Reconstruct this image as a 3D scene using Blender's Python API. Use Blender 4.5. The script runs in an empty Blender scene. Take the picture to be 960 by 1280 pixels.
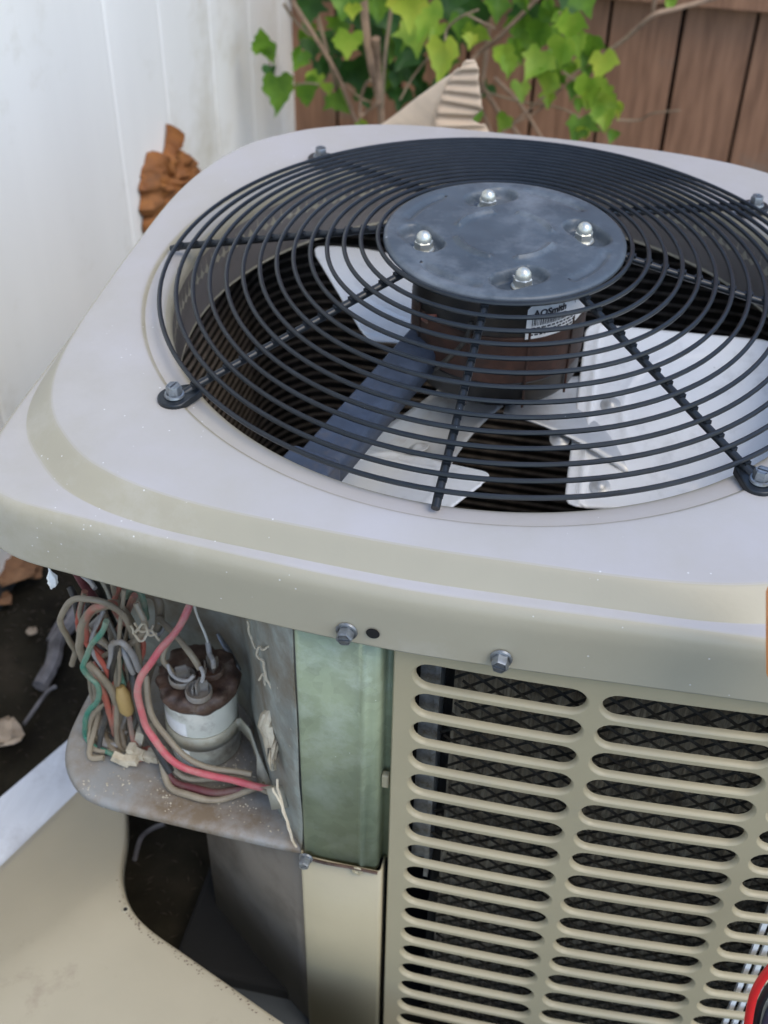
import bpy, math, random
from mathutils import Vector, Matrix, noise
random.seed(7)
PI = math.pi
sc = bpy.context.scene
col = sc.collection

# ------------------------------------------------------------------ scale
S = 0.0285            # one slot pitch of the louvred panel, in metres
GZ = 18.5             # ground lies this many pitches below the first slot
def W(p): return Vector((p[0]*S, p[1]*S, (p[2]+GZ)*S))

# ------------------------------------------------------------------ camera
RR = [Vector((0.97596735, 0.21739042, 0.01513712)),      # right
      Vector((0.15266899, -0.63252881, -0.75934148)),    # down
      Vector((-0.1554989, 0.74340346, -0.65051625))]     # forward
CP = Vector((3.06785, -18.68717, 21.05133)); FPX = 1535.9
cam_data = bpy.data.cameras.new('camera')
cam = bpy.data.objects.new('camera', cam_data); col.objects.link(cam)
m = Matrix.Identity(4)
for i in range(3):
    m[i][0] = RR[0][i]; m[i][1] = -RR[1][i]; m[i][2] = -RR[2][i]; m[i][3] = W(CP)[i]
cam.matrix_world = m
cam_data.sensor_fit = 'HORIZONTAL'; cam_data.sensor_width = 36.0
cam_data.lens = FPX/960*36.0
cam_data.clip_start = 0.02; cam_data.clip_end = 200
cam_data.dof.use_dof = True
cam_data.dof.focus_distance = 0.80
cam_data.dof.aperture_fstop = 12.0
sc.camera = cam

def ray(px, py):
    return RR[0]*((px-480)/FPX) + RR[1]*((py-640)/FPX) + RR[2]
def at(px, py, x=None, y=None, z=None):
    """a place in the yard (in pitches) found from a point in the picture and one known coordinate"""
    d = ray(px, py)
    if x is not None: t = (x-CP.x)/d.x
    elif y is not None: t = (y-CP.y)/d.y
    else: t = (z-CP.z)/d.z
    return CP + d*t

# ------------------------------------------------------------------ sky, sun, exposure
world = bpy.data.worlds.new('World'); sc.world = world; world.use_nodes = True
nt = world.node_tree; nt.nodes.clear()
sky = nt.nodes.new('ShaderNodeTexSky'); sky.sky_type = 'NISHITA'; sky.sun_disc = False
SUN_EL, SUN_ROT = math.radians(56), math.radians(122)
sky.sun_elevation = SUN_EL; sky.sun_rotation = SUN_ROT
sky.air_density = 1.0; sky.dust_density = 0.8; sky.ozone_density = 1.0
bg = nt.nodes.new('ShaderNodeBackground'); bg.inputs[1].default_value = 0.15
wo = nt.nodes.new('ShaderNodeOutputWorld')
nt.links.new(sky.outputs[0], bg.inputs[0]); nt.links.new(bg.outputs[0], wo.inputs[0])
sun_d = bpy.data.lights.new('sun', 'SUN'); sun_d.energy = 0.7; sun_d.angle = math.radians(32)
sun_d.color = (1.0, 0.89, 0.68)
sun = bpy.data.objects.new('sun', sun_d); col.objects.link(sun)
sd = Vector((math.sin(SUN_ROT)*math.cos(SUN_EL), math.cos(SUN_ROT)*math.cos(SUN_EL), math.sin(SUN_EL)))
sun.rotation_euler = sd.to_track_quat('Z', 'Y').to_euler()
sun.location = (0, 0, 5)
sc.view_settings.view_transform = 'Standard'; sc.view_settings.look = 'None'
sc.view_settings.gamma = 1.0; sc.view_settings.exposure = 1.08

# ------------------------------------------------------------------ materials
def nmat(name):
    mt = bpy.data.materials.new(name); mt.use_nodes = True
    n = mt.node_tree; b = n.nodes['Principled BSDF']
    return mt, n, b
def mat(name, c, rough=0.5, metal=0.0, var=0.12, scale=30, c2=None, c3=None, bump=0.0, bscale=200,
        specks=0.0, speck_col=(0.85, 0.85, 0.83), speck_scale=90, stretch=None, spangle=False, dirt=None, dirt_scale=12, dirt_amt=0.5,
        coat=0.0, spec=0.5, trans=0.0, rvar=0.1, dust_skylight=None):
    mt, n, b = nmat(name)
    N, L = n.nodes, n.links
    tc = N.new('ShaderNodeTexCoord'); src = tc.outputs['Object']
    if stretch:
        mp = N.new('ShaderNodeMapping'); mp.inputs['Scale'].default_value = stretch
        L.new(src, mp.inputs[0]); src2 = mp.outputs[0]
    else: src2 = src
    nz = N.new('ShaderNodeTexNoise'); nz.inputs['Scale'].default_value = scale; nz.inputs['Detail'].default_value = 6
    nz.inputs['Roughness'].default_value = 0.6
    L.new(src2, nz.inputs['Vector'])
    rp = N.new('ShaderNodeValToRGB')
    lo = tuple(max(0, v*(1-var)) for v in c); hi = c2 if c2 else tuple(min(1, v*(1+var)) for v in c)
    rp.color_ramp.elements[0].position = 0.3; rp.color_ramp.elements[1].position = 0.7
    rp.color_ramp.elements[0].color = (*lo, 1); rp.color_ramp.elements[1].color = (*hi, 1)
    if c3:
        e = rp.color_ramp.elements.new(0.52); e.color = (*c3, 1)
    L.new(nz.outputs['Fac'], rp.inputs[0]); out = rp.outputs[0]
    if spangle:
        vo = N.new('ShaderNodeTexVoronoi'); vo.inputs['Scale'].default_value = 120; L.new(src, vo.inputs['Vector'])
        hs = N.new('ShaderNodeMix'); hs.data_type = 'RGBA'; hs.blend_type = 'OVERLAY'; hs.inputs[0].default_value = 0.12
        bw = N.new('ShaderNodeRGBToBW'); L.new(vo.outputs['Color'], bw.inputs[0])
        L.new(out, hs.inputs[6]); L.new(bw.outputs[0], hs.inputs[7]); out = hs.outputs[2]
    if dirt:
        dn = N.new('ShaderNodeTexNoise'); dn.inputs['Scale'].default_value = dirt_scale; dn.inputs['Detail'].default_value = 9
        dn.inputs['Roughness'].default_value = 0.7
        L.new(src, dn.inputs['Vector'])
        dr = N.new('ShaderNodeMapRange'); dr.inputs[1].default_value = 0.62-dirt_amt*0.3; dr.inputs[2].default_value = 0.78-dirt_amt*0.2
        L.new(dn.outputs['Fac'], dr.inputs[0])
        mx = N.new('ShaderNodeMix'); mx.data_type = 'RGBA'; L.new(dr.outputs[0], mx.inputs[0])
        L.new(out, mx.inputs[6]); mx.inputs[7].default_value = (*dirt, 1); out = mx.outputs[2]
    if dust_skylight:      # chalky dust, with pale skylight painted into the tone, on faces looking up
        ge = N.new('ShaderNodeNewGeometry'); sx = N.new('ShaderNodeSeparateXYZ'); L.new(ge.outputs['True Normal'], sx.inputs[0])
        dm = N.new('ShaderNodeMapRange'); dm.interpolation_type = 'SMOOTHSTEP'; dm.inputs[1].default_value = 0.84; dm.inputs[2].default_value = 1.0; dm.inputs[4].default_value = 1.0
        L.new(sx.outputs[2], dm.inputs[0])
        n1 = N.new('ShaderNodeTexNoise'); n1.inputs['Scale'].default_value = 7; n1.inputs['Detail'].default_value = 8; n1.inputs['Roughness'].default_value = 0.65; L.new(src, n1.inputs['Vector'])
        r1 = N.new('ShaderNodeMapRange'); r1.inputs[1].default_value = 0.35; r1.inputs[2].default_value = 0.65; r1.inputs[3].default_value = 0.52; r1.inputs[4].default_value = 0.92; L.new(n1.outputs['Fac'], r1.inputs[0])
        mm = N.new('ShaderNodeMath'); mm.operation = 'MULTIPLY'; L.new(dm.outputs[0], mm.inputs[0]); L.new(r1.outputs[0], mm.inputs[1]); dm = mm
        dx = N.new('ShaderNodeMix'); dx.data_type = 'RGBA'; L.new(dm.outputs[0], dx.inputs[0]); L.new(out, dx.inputs[6]); dx.inputs[7].default_value = (*dust_skylight, 1); out = dx.outputs[2]
    if specks > 0:
        v = N.new('ShaderNodeTexVoronoi'); v.inputs['Scale'].default_value = speck_scale; L.new(src, v.inputs['Vector'])
        cmpn = N.new('ShaderNodeMapRange'); cmpn.inputs[1].default_value = specks; cmpn.inputs[2].default_value = specks*0.6
        L.new(v.outputs['Distance'], cmpn.inputs[0])
        sep = N.new('ShaderNodeSeparateColor'); L.new(v.outputs['Color'], sep.inputs[0])
        gt = N.new('ShaderNodeMath'); gt.operation = 'GREATER_THAN'; gt.inputs[1].default_value = 0.66; L.new(sep.outputs[0], gt.inputs[0])
        nb = N.new('ShaderNodeTexNoise'); nb.inputs['Scale'].default_value = 9; L.new(src, nb.inputs['Vector'])
        ng = N.new('ShaderNodeMath'); ng.operation = 'GREATER_THAN'; ng.inputs[1].default_value = 0.5; L.new(nb.outputs['Fac'], ng.inputs[0])
        ml = N.new('ShaderNodeMath'); ml.operation = 'MULTIPLY'; L.new(cmpn.outputs[0], ml.inputs[0]); L.new(gt.outputs[0], ml.inputs[1])
        ml2 = N.new('ShaderNodeMath'); ml2.operation = 'MULTIPLY'; L.new(ml.outputs[0], ml2.inputs[0]); L.new(ng.outputs[0], ml2.inputs[1])
        mx = N.new('ShaderNodeMix'); mx.data_type = 'RGBA'; L.new(ml2.outputs[0], mx.inputs[0])
        L.new(out, mx.inputs[6]); mx.inputs[7].default_value = (*speck_col, 1); out = mx.outputs[2]
    L.new(out, b.inputs['Base Color'])
    mr = N.new('ShaderNodeMapRange'); mr.inputs[3].default_value = max(0.03, rough-rvar); mr.inputs[4].default_value = min(1, rough+rvar)
    L.new(nz.outputs['Fac'], mr.inputs[0]); L.new(mr.outputs[0], b.inputs['Roughness'])
    b.inputs['Metallic'].default_value = metal
    b.inputs['Specular IOR Level'].default_value = spec
    if coat: b.inputs['Coat Weight'].default_value = coat; b.inputs['Coat Roughness'].default_value = 0.25
    if bump > 0:
        bn = N.new('ShaderNodeTexNoise'); bn.inputs['Scale'].default_value = bscale; bn.inputs['Detail'].default_value = 5
        L.new(src2, bn.inputs['Vector'])
        bp = N.new('ShaderNodeBump'); bp.inputs['Strength'].default_value = bump; bp.inputs['Distance'].default_value = 0.002
        L.new(bn.outputs['Fac'], bp.inputs['Height']); L.new(bp.outputs[0], b.inputs['Normal'])
    return mt

PAINT = mat('cap_paint', (0.385, 0.35, 0.262), rough=0.42, var=0.05, scale=8, bump=0.06, bscale=260, specks=0.13, speck_scale=170, speck_col=(0.66, 0.65, 0.63),
            dirt=(0.46, 0.43, 0.36), dirt_scale=6, dirt_amt=0.2, dust_skylight=(0.47, 0.443, 0.44))
PANEL = mat('panel_paint', (0.40, 0.345, 0.225), rough=0.4, var=0.05, scale=10, bump=0.05, bscale=300, dirt=(0.35, 0.31, 0.22), dirt_scale=14, dirt_amt=0.15)
COVERP = mat('cover_paint', (0.42, 0.37, 0.265), rough=0.45, var=0.05, scale=8, bump=0.05, bscale=200, dirt=(0.28, 0.22, 0.16), dirt_scale=7, dirt_amt=0.05)
BLACK = mat('guard_plastic_coat', (0.010, 0.013, 0.017), rough=0.36, var=0.3, scale=60, specks=0.05, speck_col=(0.35, 0.37, 0.4), speck_scale=160, bump=0.03)
PLATE = mat('hub_plate_paint', (0.068, 0.084, 0.10), rough=0.42, var=0.25, scale=25, bump=0.12, bscale=60, specks=0.06, speck_col=(0.4, 0.42, 0.45), speck_scale=70,
            dirt=(0.17, 0.19, 0.21), dirt_scale=14, dirt_amt=0.5)
NAVY = mat('navy_plastic', (0.05, 0.068, 0.105), rough=0.5, var=0.3, scale=40, bump=0.1, bscale=120, dirt=(0.11, 0.10, 0.10), dirt_scale=30, dirt_amt=0.2)
CHROME = mat('acorn_chrome', (0.62, 0.62, 0.56), rough=0.36, metal=0.7, var=0.1, scale=80, dirt=(0.4, 0.36, 0.28), dirt_scale=120, dirt_amt=0.25)
ZINC = mat('zinc_screw', (0.27, 0.29, 0.31), rough=0.4, metal=0.75, var=0.3, scale=150, dirt=(0.16, 0.14, 0.11), dirt_scale=180, dirt_amt=0.35)
GALV = mat('galvanised_post', (0.29, 0.335, 0.22), rough=0.42, metal=0.15, var=0.15, scale=20, spangle=True, dirt=(0.40, 0.45, 0.35), dirt_scale=24, dirt_amt=0.45, specks=0.06, speck_scale=110, speck_col=(0.7, 0.75, 0.7))
GALVD = mat('dirty_galvanised', (0.28, 0.30, 0.27), rough=0.55, metal=0.0, var=0.3, scale=12, spangle=True, dirt=(0.17, 0.135, 0.09), dirt_scale=13, dirt_amt=0.65, bump=0.3, bscale=60, specks=0.1, speck_scale=90, speck_col=(0.45, 0.42, 0.33))
SHELF = mat('dusty_shelf', (0.34, 0.34, 0.33), rough=0.6, metal=0.25, var=0.25, scale=14, dirt=(0.20, 0.15, 0.10), dirt_scale=14, dirt_amt=0.75, bump=0.3, bscale=90, specks=0.08, speck_scale=80)
ALU = mat('fan_aluminium', (0.90, 0.90, 0.88), rough=0.42, metal=0.15, var=0.04, scale=14, bump=0.05, bscale=180, dirt=(0.70, 0.70, 0.68), dirt_scale=30, dirt_amt=0.25, specks=0.07, speck_scale=70, speck_col=(0.55, 0.54, 0.5))
SPIDER = mat('fan_spider_steel', (0.62, 0.62, 0.6), rough=0.45, metal=0.4, var=0.15, scale=18, dirt=(0.36, 0.28, 0.2), dirt_scale=14, dirt_amt=0.35)
RUSTY = mat('rusty_band', (0.08, 0.032, 0.02), rough=0.65, var=0.4, scale=22, c2=(0.13, 0.055, 0.033), bump=0.3, bscale=90, dirt=(0.03, 0.02, 0.015), dirt_scale=14, dirt_amt=0.95)
MOTORB = mat('motor_black', (0.022, 0.021, 0.02), rough=0.45, var=0.4, scale=20, dirt=(0.06, 0.045, 0.03), dirt_scale=20, dirt_amt=0.4)
RUST = mat('rust_scale', (0.055, 0.030, 0.024), rough=0.5, var=0.5, scale=50, c2=(0.13, 0.075, 0.05), bump=0.8, bscale=70, dirt=(0.19, 0.15, 0.11), dirt_scale=45, dirt_amt=0.25)
COIL = mat('coil_tube', (0.13, 0.11, 0.092), rough=0.6, var=0.4, scale=60, bump=0.8, bscale=350, c2=(0.21, 0.175, 0.145))
FINS = mat('coil_fins', (0.035, 0.031, 0.027), spec=0.1, rough=0.9, var=0.5, scale=90, stretch=(1, 1, 0.1), bump=0.5, bscale=300)
MESHM = mat('black_mesh', (0.018, 0.016, 0.012), rough=0.8, spec=0.15, var=0.4, scale=100)
DARK = mat('dark_recess', (0.006, 0.006, 0.006), rough=0.9)
CAN = mat('capacitor_can', (0.80, 0.82, 0.74), rough=0.35, metal=0.25, var=0.12, scale=14, dirt=(0.24, 0.21, 0.16), dirt_scale=22, dirt_amt=0.45)
STRAP = mat('metal_strap', (0.42, 0.40, 0.32), rough=0.5, metal=0.3, var=0.25, scale=30, dirt=(0.22, 0.17, 0.10), dirt_scale=30, dirt_amt=0.5)
LABELW = mat('white_label', (0.88, 0.88, 0.86), rough=0.5, var=0.06, scale=60)
INK = mat('label_ink', (0.02, 0.02, 0.025), rough=0.6)
FLUFF = mat('torn_insulation', (0.62, 0.55, 0.42), rough=0.9, var=0.3, scale=60, bump=0.8, bscale=120, dirt=(0.25, 0.19, 0.11), dirt_scale=30, dirt_amt=0.5)
SIDING = mat('siding_paint', (0.90, 0.885, 0.84), rough=0.55, var=0.04, scale=5, stretch=(1, 1, 0.12), bump=0.12, bscale=40, dirt=(0.66, 0.62, 0.52), dirt_scale=3.2, dirt_amt=0.35)
FENCE = mat('fence_stain', (0.28, 0.14, 0.078), rough=0.6, var=0.25, scale=14, stretch=(6, 6, 0.5), c2=(0.39, 0.205, 0.118), bump=0.5, bscale=30, dirt=(0.25, 0.18, 0.13), dirt_scale=5, dirt_amt=0.18)
FOAM = mat('aged_foam', (0.25, 0.08, 0.018), rough=0.75, var=0.4, scale=20, c2=(0.38, 0.15, 0.035), bump=1.0, bscale=60, dirt=(0.12, 0.05, 0.02), dirt_scale=18, dirt_amt=0.4)
SOIL = mat('damp_soil', (0.016, 0.013, 0.010), rough=0.95, spec=0.1, var=0.5, scale=9, c2=(0.05, 0.040, 0.028), c3=(0.028, 0.024, 0.016), bump=1.0, bscale=40, specks=0.12, speck_scale=35, speck_col=(0.14, 0.12, 0.10))
CARD = mat('corrugated_card', (0.60, 0.46, 0.33), rough=0.8, var=0.12, scale=9, bump=0.2, bscale=60, dirt=(0.42, 0.30, 0.20), dirt_scale=10, dirt_amt=0.3)
CARD2 = mat('card_liner', (0.70, 0.55, 0.40), rough=0.8, var=0.15, scale=6, stretch=(1, 1, 6))
STEM = mat('woody_stem', (0.30, 0.20, 0.13), rough=0.75, var=0.35, scale=40, bump=0.6, bscale=90)
STEMG = mat('green_brown_stem', (0.26, 0.19, 0.12), rough=0.7, var=0.3, scale=40)
MARBLE = mat('streaked_white_board', (0.66, 0.69, 0.74), rough=0.35, var=0.12, scale=7, stretch=(5, 1, 1), dirt=(0.46, 0.47, 0.50), dirt_scale=9, dirt_amt=0.4)
PAD = mat('concrete_pad', (0.05, 0.057, 0.062), rough=0.8, var=0.2, scale=14, bump=0.4, bscale=70)
DEADL = mat('dead_leaf', (0.24, 0.11, 0.05), rough=0.8, var=0.4, scale=40, c2=(0.33, 0.17, 0.08), bump=0.5, bscale=60)
TANL = mat('tan_dead_leaf', (0.42, 0.33, 0.24), rough=0.8, var=0.3, scale=40, bump=0.5, bscale=60)
STICK = mat('grey_stick', (0.07, 0.06, 0.055), rough=0.85, var=0.4, scale=30, c2=(0.30, 0.28, 0.28), bump=0.6, bscale=60)
ORANGE = mat('orange_case', (0.75, 0.28, 0.08), rough=0.5, var=0.08, scale=10)
CASE = mat('dark_case', (0.06, 0.045, 0.04), rough=0.6)
def leafmat(name, c, c2, spot=None):
    mt, n, b = nmat(name); N, L = n.nodes, n.links
    tc = N.new('ShaderNodeTexCoord'); nz = N.new('ShaderNodeTexNoise'); nz.inputs['Scale'].default_value = 28; nz.inputs['Detail'].default_value = 5
    L.new(tc.outputs['Object'], nz.inputs['Vector'])
    rp = N.new('ShaderNodeValToRGB'); rp.color_ramp.elements[0].position = 0.35; rp.color_ramp.elements[1].position = 0.68
    rp.color_ramp.elements[0].color = (*c, 1); rp.color_ramp.elements[1].color = (*c2, 1)
    if spot: e = rp.color_ramp.elements.new(0.82); e.color = (*spot, 1)
    L.new(nz.outputs['Fac'], rp.inputs[0]); L.new(rp.outputs[0], b.inputs['Base Color'])
    b.inputs['Roughness'].default_value = 0.5
    tr = N.new('ShaderNodeBsdfTranslucent'); L.new(rp.outputs[0], tr.inputs['Color'])
    mx = N.new('ShaderNodeMixShader'); mx.inputs[0].default_value = 0.45
    L.new(b.outputs[0], mx.inputs[1]); L.new(tr.outputs[0], mx.inputs[2])
    L.new(mx.outputs[0], n.nodes['Material Output'].inputs[0])
    return mt
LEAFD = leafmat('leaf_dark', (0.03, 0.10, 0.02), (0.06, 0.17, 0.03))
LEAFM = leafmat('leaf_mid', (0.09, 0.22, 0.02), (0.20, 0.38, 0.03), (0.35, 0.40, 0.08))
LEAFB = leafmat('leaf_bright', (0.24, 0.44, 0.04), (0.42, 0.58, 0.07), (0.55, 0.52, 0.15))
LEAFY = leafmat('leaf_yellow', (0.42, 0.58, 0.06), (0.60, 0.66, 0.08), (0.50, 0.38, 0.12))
def wiremat(name, c, dirt=(0.25, 0.20, 0.14), amt=0.45):
    return mat(name, c, rough=0.5, var=0.12, scale=50, dirt=dirt, dirt_scale=22, dirt_amt=amt)
W_TAN = wiremat('tan_wire', (0.27, 0.225, 0.16), (0.17, 0.13, 0.09)); W_PINK = wiremat('pink_wire', (0.52, 0.10, 0.12), (0.42, 0.25, 0.20), 0.65)
W_GREEN = wiremat('green_wire', (0.03, 0.19, 0.13), (0.25, 0.26, 0.19), 0.65); W_RED = wiremat('red_wire', (0.42, 0.09, 0.06), (0.26, 0.18, 0.13), 0.7)
W_BLACK = wiremat('black_wire', (0.03, 0.028, 0.025), (0.10, 0.085, 0.06)); W_WHITE = wiremat('white_wire', (0.62, 0.60, 0.54), amt=0.1)
W_MAROON = wiremat('maroon_wire', (0.12, 0.03, 0.035), (0.16, 0.12, 0.09)); W_GREY = wiremat('grey_wire', (0.32, 0.31, 0.30))
W_BRED = mat('bright_red_lead', (0.75, 0.03, 0.03), rough=0.35, var=0.05); W_BBLK = mat('black_lead', (0.02, 0.02, 0.022), rough=0.4)

# ------------------------------------------------------------------ mesh building
class MB:
    """collects shapes given in pitches"""
    def __init__(s): s.v = []; s.f = []
    def add(s, vs, fs):
        o = len(s.v); s.v += [Vector(v) for v in vs]; s.f += [tuple(i+o for i in f) for f in fs]; return s
    def box(s, c, d, rot=None):
        vs = []
        for sx in (-1, 1):
            for sy in (-1, 1):
                for sz in (-1, 1):
                    v = Vector((sx*d[0]/2, sy*d[1]/2, sz*d[2]/2))
                    if rot: v = rot @ v
                    vs.append(Vector(c)+v)
        return s.add(vs, [(0, 1, 3, 2), (4, 6, 7, 5), (0, 4, 5, 1), (2, 3, 7, 6), (0, 2, 6, 4), (1, 5, 7, 3)])
    def tube(s, pts, r, n=8, closed=False, cap=True, flat=None):
        pts = [Vector(p) for p in pts]; N = len(pts); rings = []
        up = Vector((0, 0, 1)); prev = None
        for i, p in enumerate(pts):
            a = pts[(i-1) % N] if (closed or i > 0) else p
            b = pts[(i+1) % N] if (closed or i < N-1) else p
            t = (b-a).normalized()
            if prev is None:
                ref = up if abs(t.z) < 0.9 else Vector((1, 0, 0))
                u = ref.cross(t).normalized()
            else:
                u = (prev - t*prev.dot(t)).normalized()
            prev = u; w = t.cross(u)
            rr = r[i] if isinstance(r, (list, tuple)) else r
            k = flat if flat else 1
            rings.append([p + u*(math.cos(2*PI*j/n)*rr) + w*(math.sin(2*PI*j/n)*rr*k) for j in range(n)])
        o = len(s.v)
        for rg in rings: s.v += rg
        M = N if closed else N-1
        for i in range(M):
            for j in range(n):
                a = o+i*n+j; b = o+i*n+(j+1) % n; c = o+((i+1) % N)*n+(j+1) % n; d = o+((i+1) % N)*n+j
                s.f.append((a, d, c, b))
        if cap and not closed:
            s.f.append(tuple(o+j for j in range(n))); s.f.append(tuple(o+(N-1)*n+j for j in reversed(range(n))))
        return s
    def lathe(s, c, prof, n=32, axis=None, a0=0, a1=2*PI, ref=None):
        """profile of (radius, height) about an axis through c"""
        ax = Vector(axis).normalized() if axis is not None else Vector((0, 0, 1))
        rf = Vector(ref) if ref is not None else (Vector((1, 0, 0)) if abs(ax.x) < 0.9 else Vector((0, 1, 0)))
        u = (rf-ax*rf.dot(ax)).normalized(); w = ax.cross(u); c = Vector(c)
        full = abs(a1-a0-2*PI) < 1e-6; K = n if full else n+1; o = len(s.v)
        for (r, h) in prof:
            for j in range(K):
                a = a0+(a1-a0)*j/n
                s.v.append(c+ax*h+(u*math.cos(a)+w*math.sin(a))*r)
        for i in range(len(prof)-1):
            for j in range(n):
                j2 = (j+1) % K
                s.f.append((o+i*K+j, o+i*K+j2, o+(i+1)*K+j2, o+(i+1)*K+j))
        return s
    def strip(s, a, b):
        o = len(s.v); s.v += [Vector(p) for p in a]+[Vector(p) for p in b]; n = len(a)
        for i in range(n-1): s.f.append((o+i, o+i+1, o+n+i+1, o+n+i))
        return s
    def grid(s, rows, closed=False):
        o = len(s.v); n = len(rows[0])
        for r in rows: s.v += [Vector(p) for p in r]
        for i in range(len(rows)-1):
            for j in range(n if closed else n-1):
                j2 = (j+1) % n
                s.f.append((o+i*n+j, o+i*n+j2, o+(i+1)*n+j2, o+(i+1)*n+j))
        return s

ORG = {}
def root(name, base, label, cat, group=None):
    e = bpy.data.objects.new(name, None); col.objects.link(e); e.empty_display_size = 0.05
    e.location = W(base); e['label'] = label; e['category'] = cat
    if group: e['group'] = group
    ORG[e] = W(base); return e
def obj(name, mb, mt, parent=None, smooth=True, angle=40, label=None, cat=None, group=None, kind=None, solid=0, bevel=0, stuff=False):
    vs = [W(v) for v in mb.v]
    if parent is not None: org = ORG[parent]
    else:
        org = Vector((sum(v.x for v in vs)/len(vs), sum(v.y for v in vs)/len(vs), min(v.z for v in vs)))
    me = bpy.data.meshes.new(name); me.from_pydata([v-org for v in vs], [], mb.f); me.update()
    me.materials.append(mt)
    o = bpy.data.objects.new(name, me); col.objects.link(o)
    if parent is not None: o.parent = parent; ORG[o] = org
    else: o.location = org; ORG[o] = org
    if smooth:
        for p in me.polygons: p.use_smooth = True
        try: me.set_sharp_from_angle(angle=math.radians(angle))
        except Exception: pass
    if solid:
        md = o.modifiers.new('thickness', 'SOLIDIFY'); md.thickness = abs(solid)*S; md.offset = -1 if solid > 0 else 1
    if bevel:
        md = o.modifiers.new('bevel', 'BEVEL'); md.width = bevel*S; md.segments = 3; md.limit_method = 'ANGLE'
    if label: o['label'] = label
    if cat: o['category'] = cat
    if group: o['group'] = group
    if kind: o['kind'] = kind
    if stuff: o['kind'] = 'stuff'
    return o
def copy_of(o, off):
    c = o.copy(); col.objects.link(c); c.parent = o.parent
    c.location = o.location + Vector(off)*S
    ORG[c] = ORG[o] + Vector(off)*S
    return c
def smooth_path(pts, k=4):
    pts = [Vector(p) for p in pts]
    if len(pts) < 3: return pts
    q = [pts[0]*2-pts[1]]+pts+[pts[-1]*2-pts[-2]]; out = []
    for i in range(1, len(q)-2):
        a, b, c, d = q[i-1:i+3]
        for j in range(k):
            t = j/k
            out.append(0.5*((2*b)+(c-a)*t+(2*a-5*b+4*c-d)*t*t+(3*b-3*c+d-a)*t**3))
    out.append(pts[-1]); return out
def nz(p, s=1.0): return noise.noise(Vector(p)*s)

# ------------------------------------------------------------------ ground
def ground():
    mb = MB(); rows = []
    xs = [-1200, -400, -120]+[-60+2.0*i for i in range(61)]+[120, 400, 1200]
    ys = [-1200, -400, -120]+[-40+2.0*i for i in range(66)]+[200, 500, 1200]
    for y in ys:
        rows.append([(x, y, -GZ+(0.35*nz((x*.3, y*.3, 0))+0.15*nz((x, y, 3)) if abs(x) < 70 and -40 < y < 100 else 0)) for x in xs])
    mb.grid(rows); return obj('ground', mb, SOIL, kind='structure')
ground()

# ------------------------------------------------------------------ house wall on the left
WX = -22.0
wall = root('house_wall', (WX, 30, -GZ), 'white painted house wall of vertical grooved siding left of the air conditioner', 'wall')
gy = sorted([at(131, 27, x=WX).y, at(199, 27, x=WX).y, at(262, 27, x=WX).y, at(311, 27, x=WX).y])
edges = [-30, -20, -12, -4, 2, 8, 14, 20]+gy+[gy[-1]+6.3]
edges = [e for e in edges if e < 66]
edges = sorted(set(edges))
edges = [e for i, e in enumerate(edges) if i == 0 or e-edges[i-1] > 2.5]+[67.0]
for a, b in zip(edges[:-1], edges[1:]):
    mb = MB(); H0, H1 = -GZ-0.5, 46
    prof = [(WX-0.06, a), (WX-0.05, a+0.05), (WX-0.01, a+0.12), (WX, a+0.3), (WX+0.02, (a+b)/2), (WX, b-0.3), (WX-0.01, b-0.12), (WX-0.05, b-0.05), (WX-0.06, b)]
    mb.strip([(x, y, H0) for x, y in prof], [(x, y, H1) for x, y in prof])
    obj('siding_board', mb, SIDING, wall, angle=60)
mb = MB().box((WX-1.4, 18, 14), (1.2, 98, 66)); obj('sheathing', mb, SIDING, wall, smooth=False)
mb = MB().box((WX-0.2, 18, -GZ+0.4), (0.9, 96, 1.2)); obj('foundation_edge', mb, PAD, wall, bevel=0.08, smooth=False)

# ------------------------------------------------------------------ fence at the back
FY = 66.0
fence = root('wooden_fence', (0, FY, -GZ), 'dark brown stained wooden board fence behind the leafy vine', 'fence')
gaps = [at(px, py, y=FY).x for px, py in [(758, 60), (851, 60), (940, 60)]]
pitch = (gaps[2]-gaps[0])/2
x = gaps[0]
while x > WX: x -= pitch
i = 0
while x < 46:
    jit = 0.05*math.sin(i*2.3)
    mb = MB().box((x+pitch/2+jit*0.4, FY+0.35+jit, 7), (pitch-0.24, 0.6, 51))
    obj('fence_board', mb, FENCE, fence, bevel=0.07, smooth=False)
    x += pitch; i += 1
rz = at(905, 7, y=FY-0.6).z
mb = MB().box((10, FY-0.75, rz+2.2), (74, 1.4, 4.4)); obj('fence_rail', mb, FENCE, fence, bevel=0.12, smooth=False)
mb = MB().box((10, FY+1.6, 7), (72, 1.2, 50)); obj('backing_board', mb, DARK, fence, smooth=False)

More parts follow.
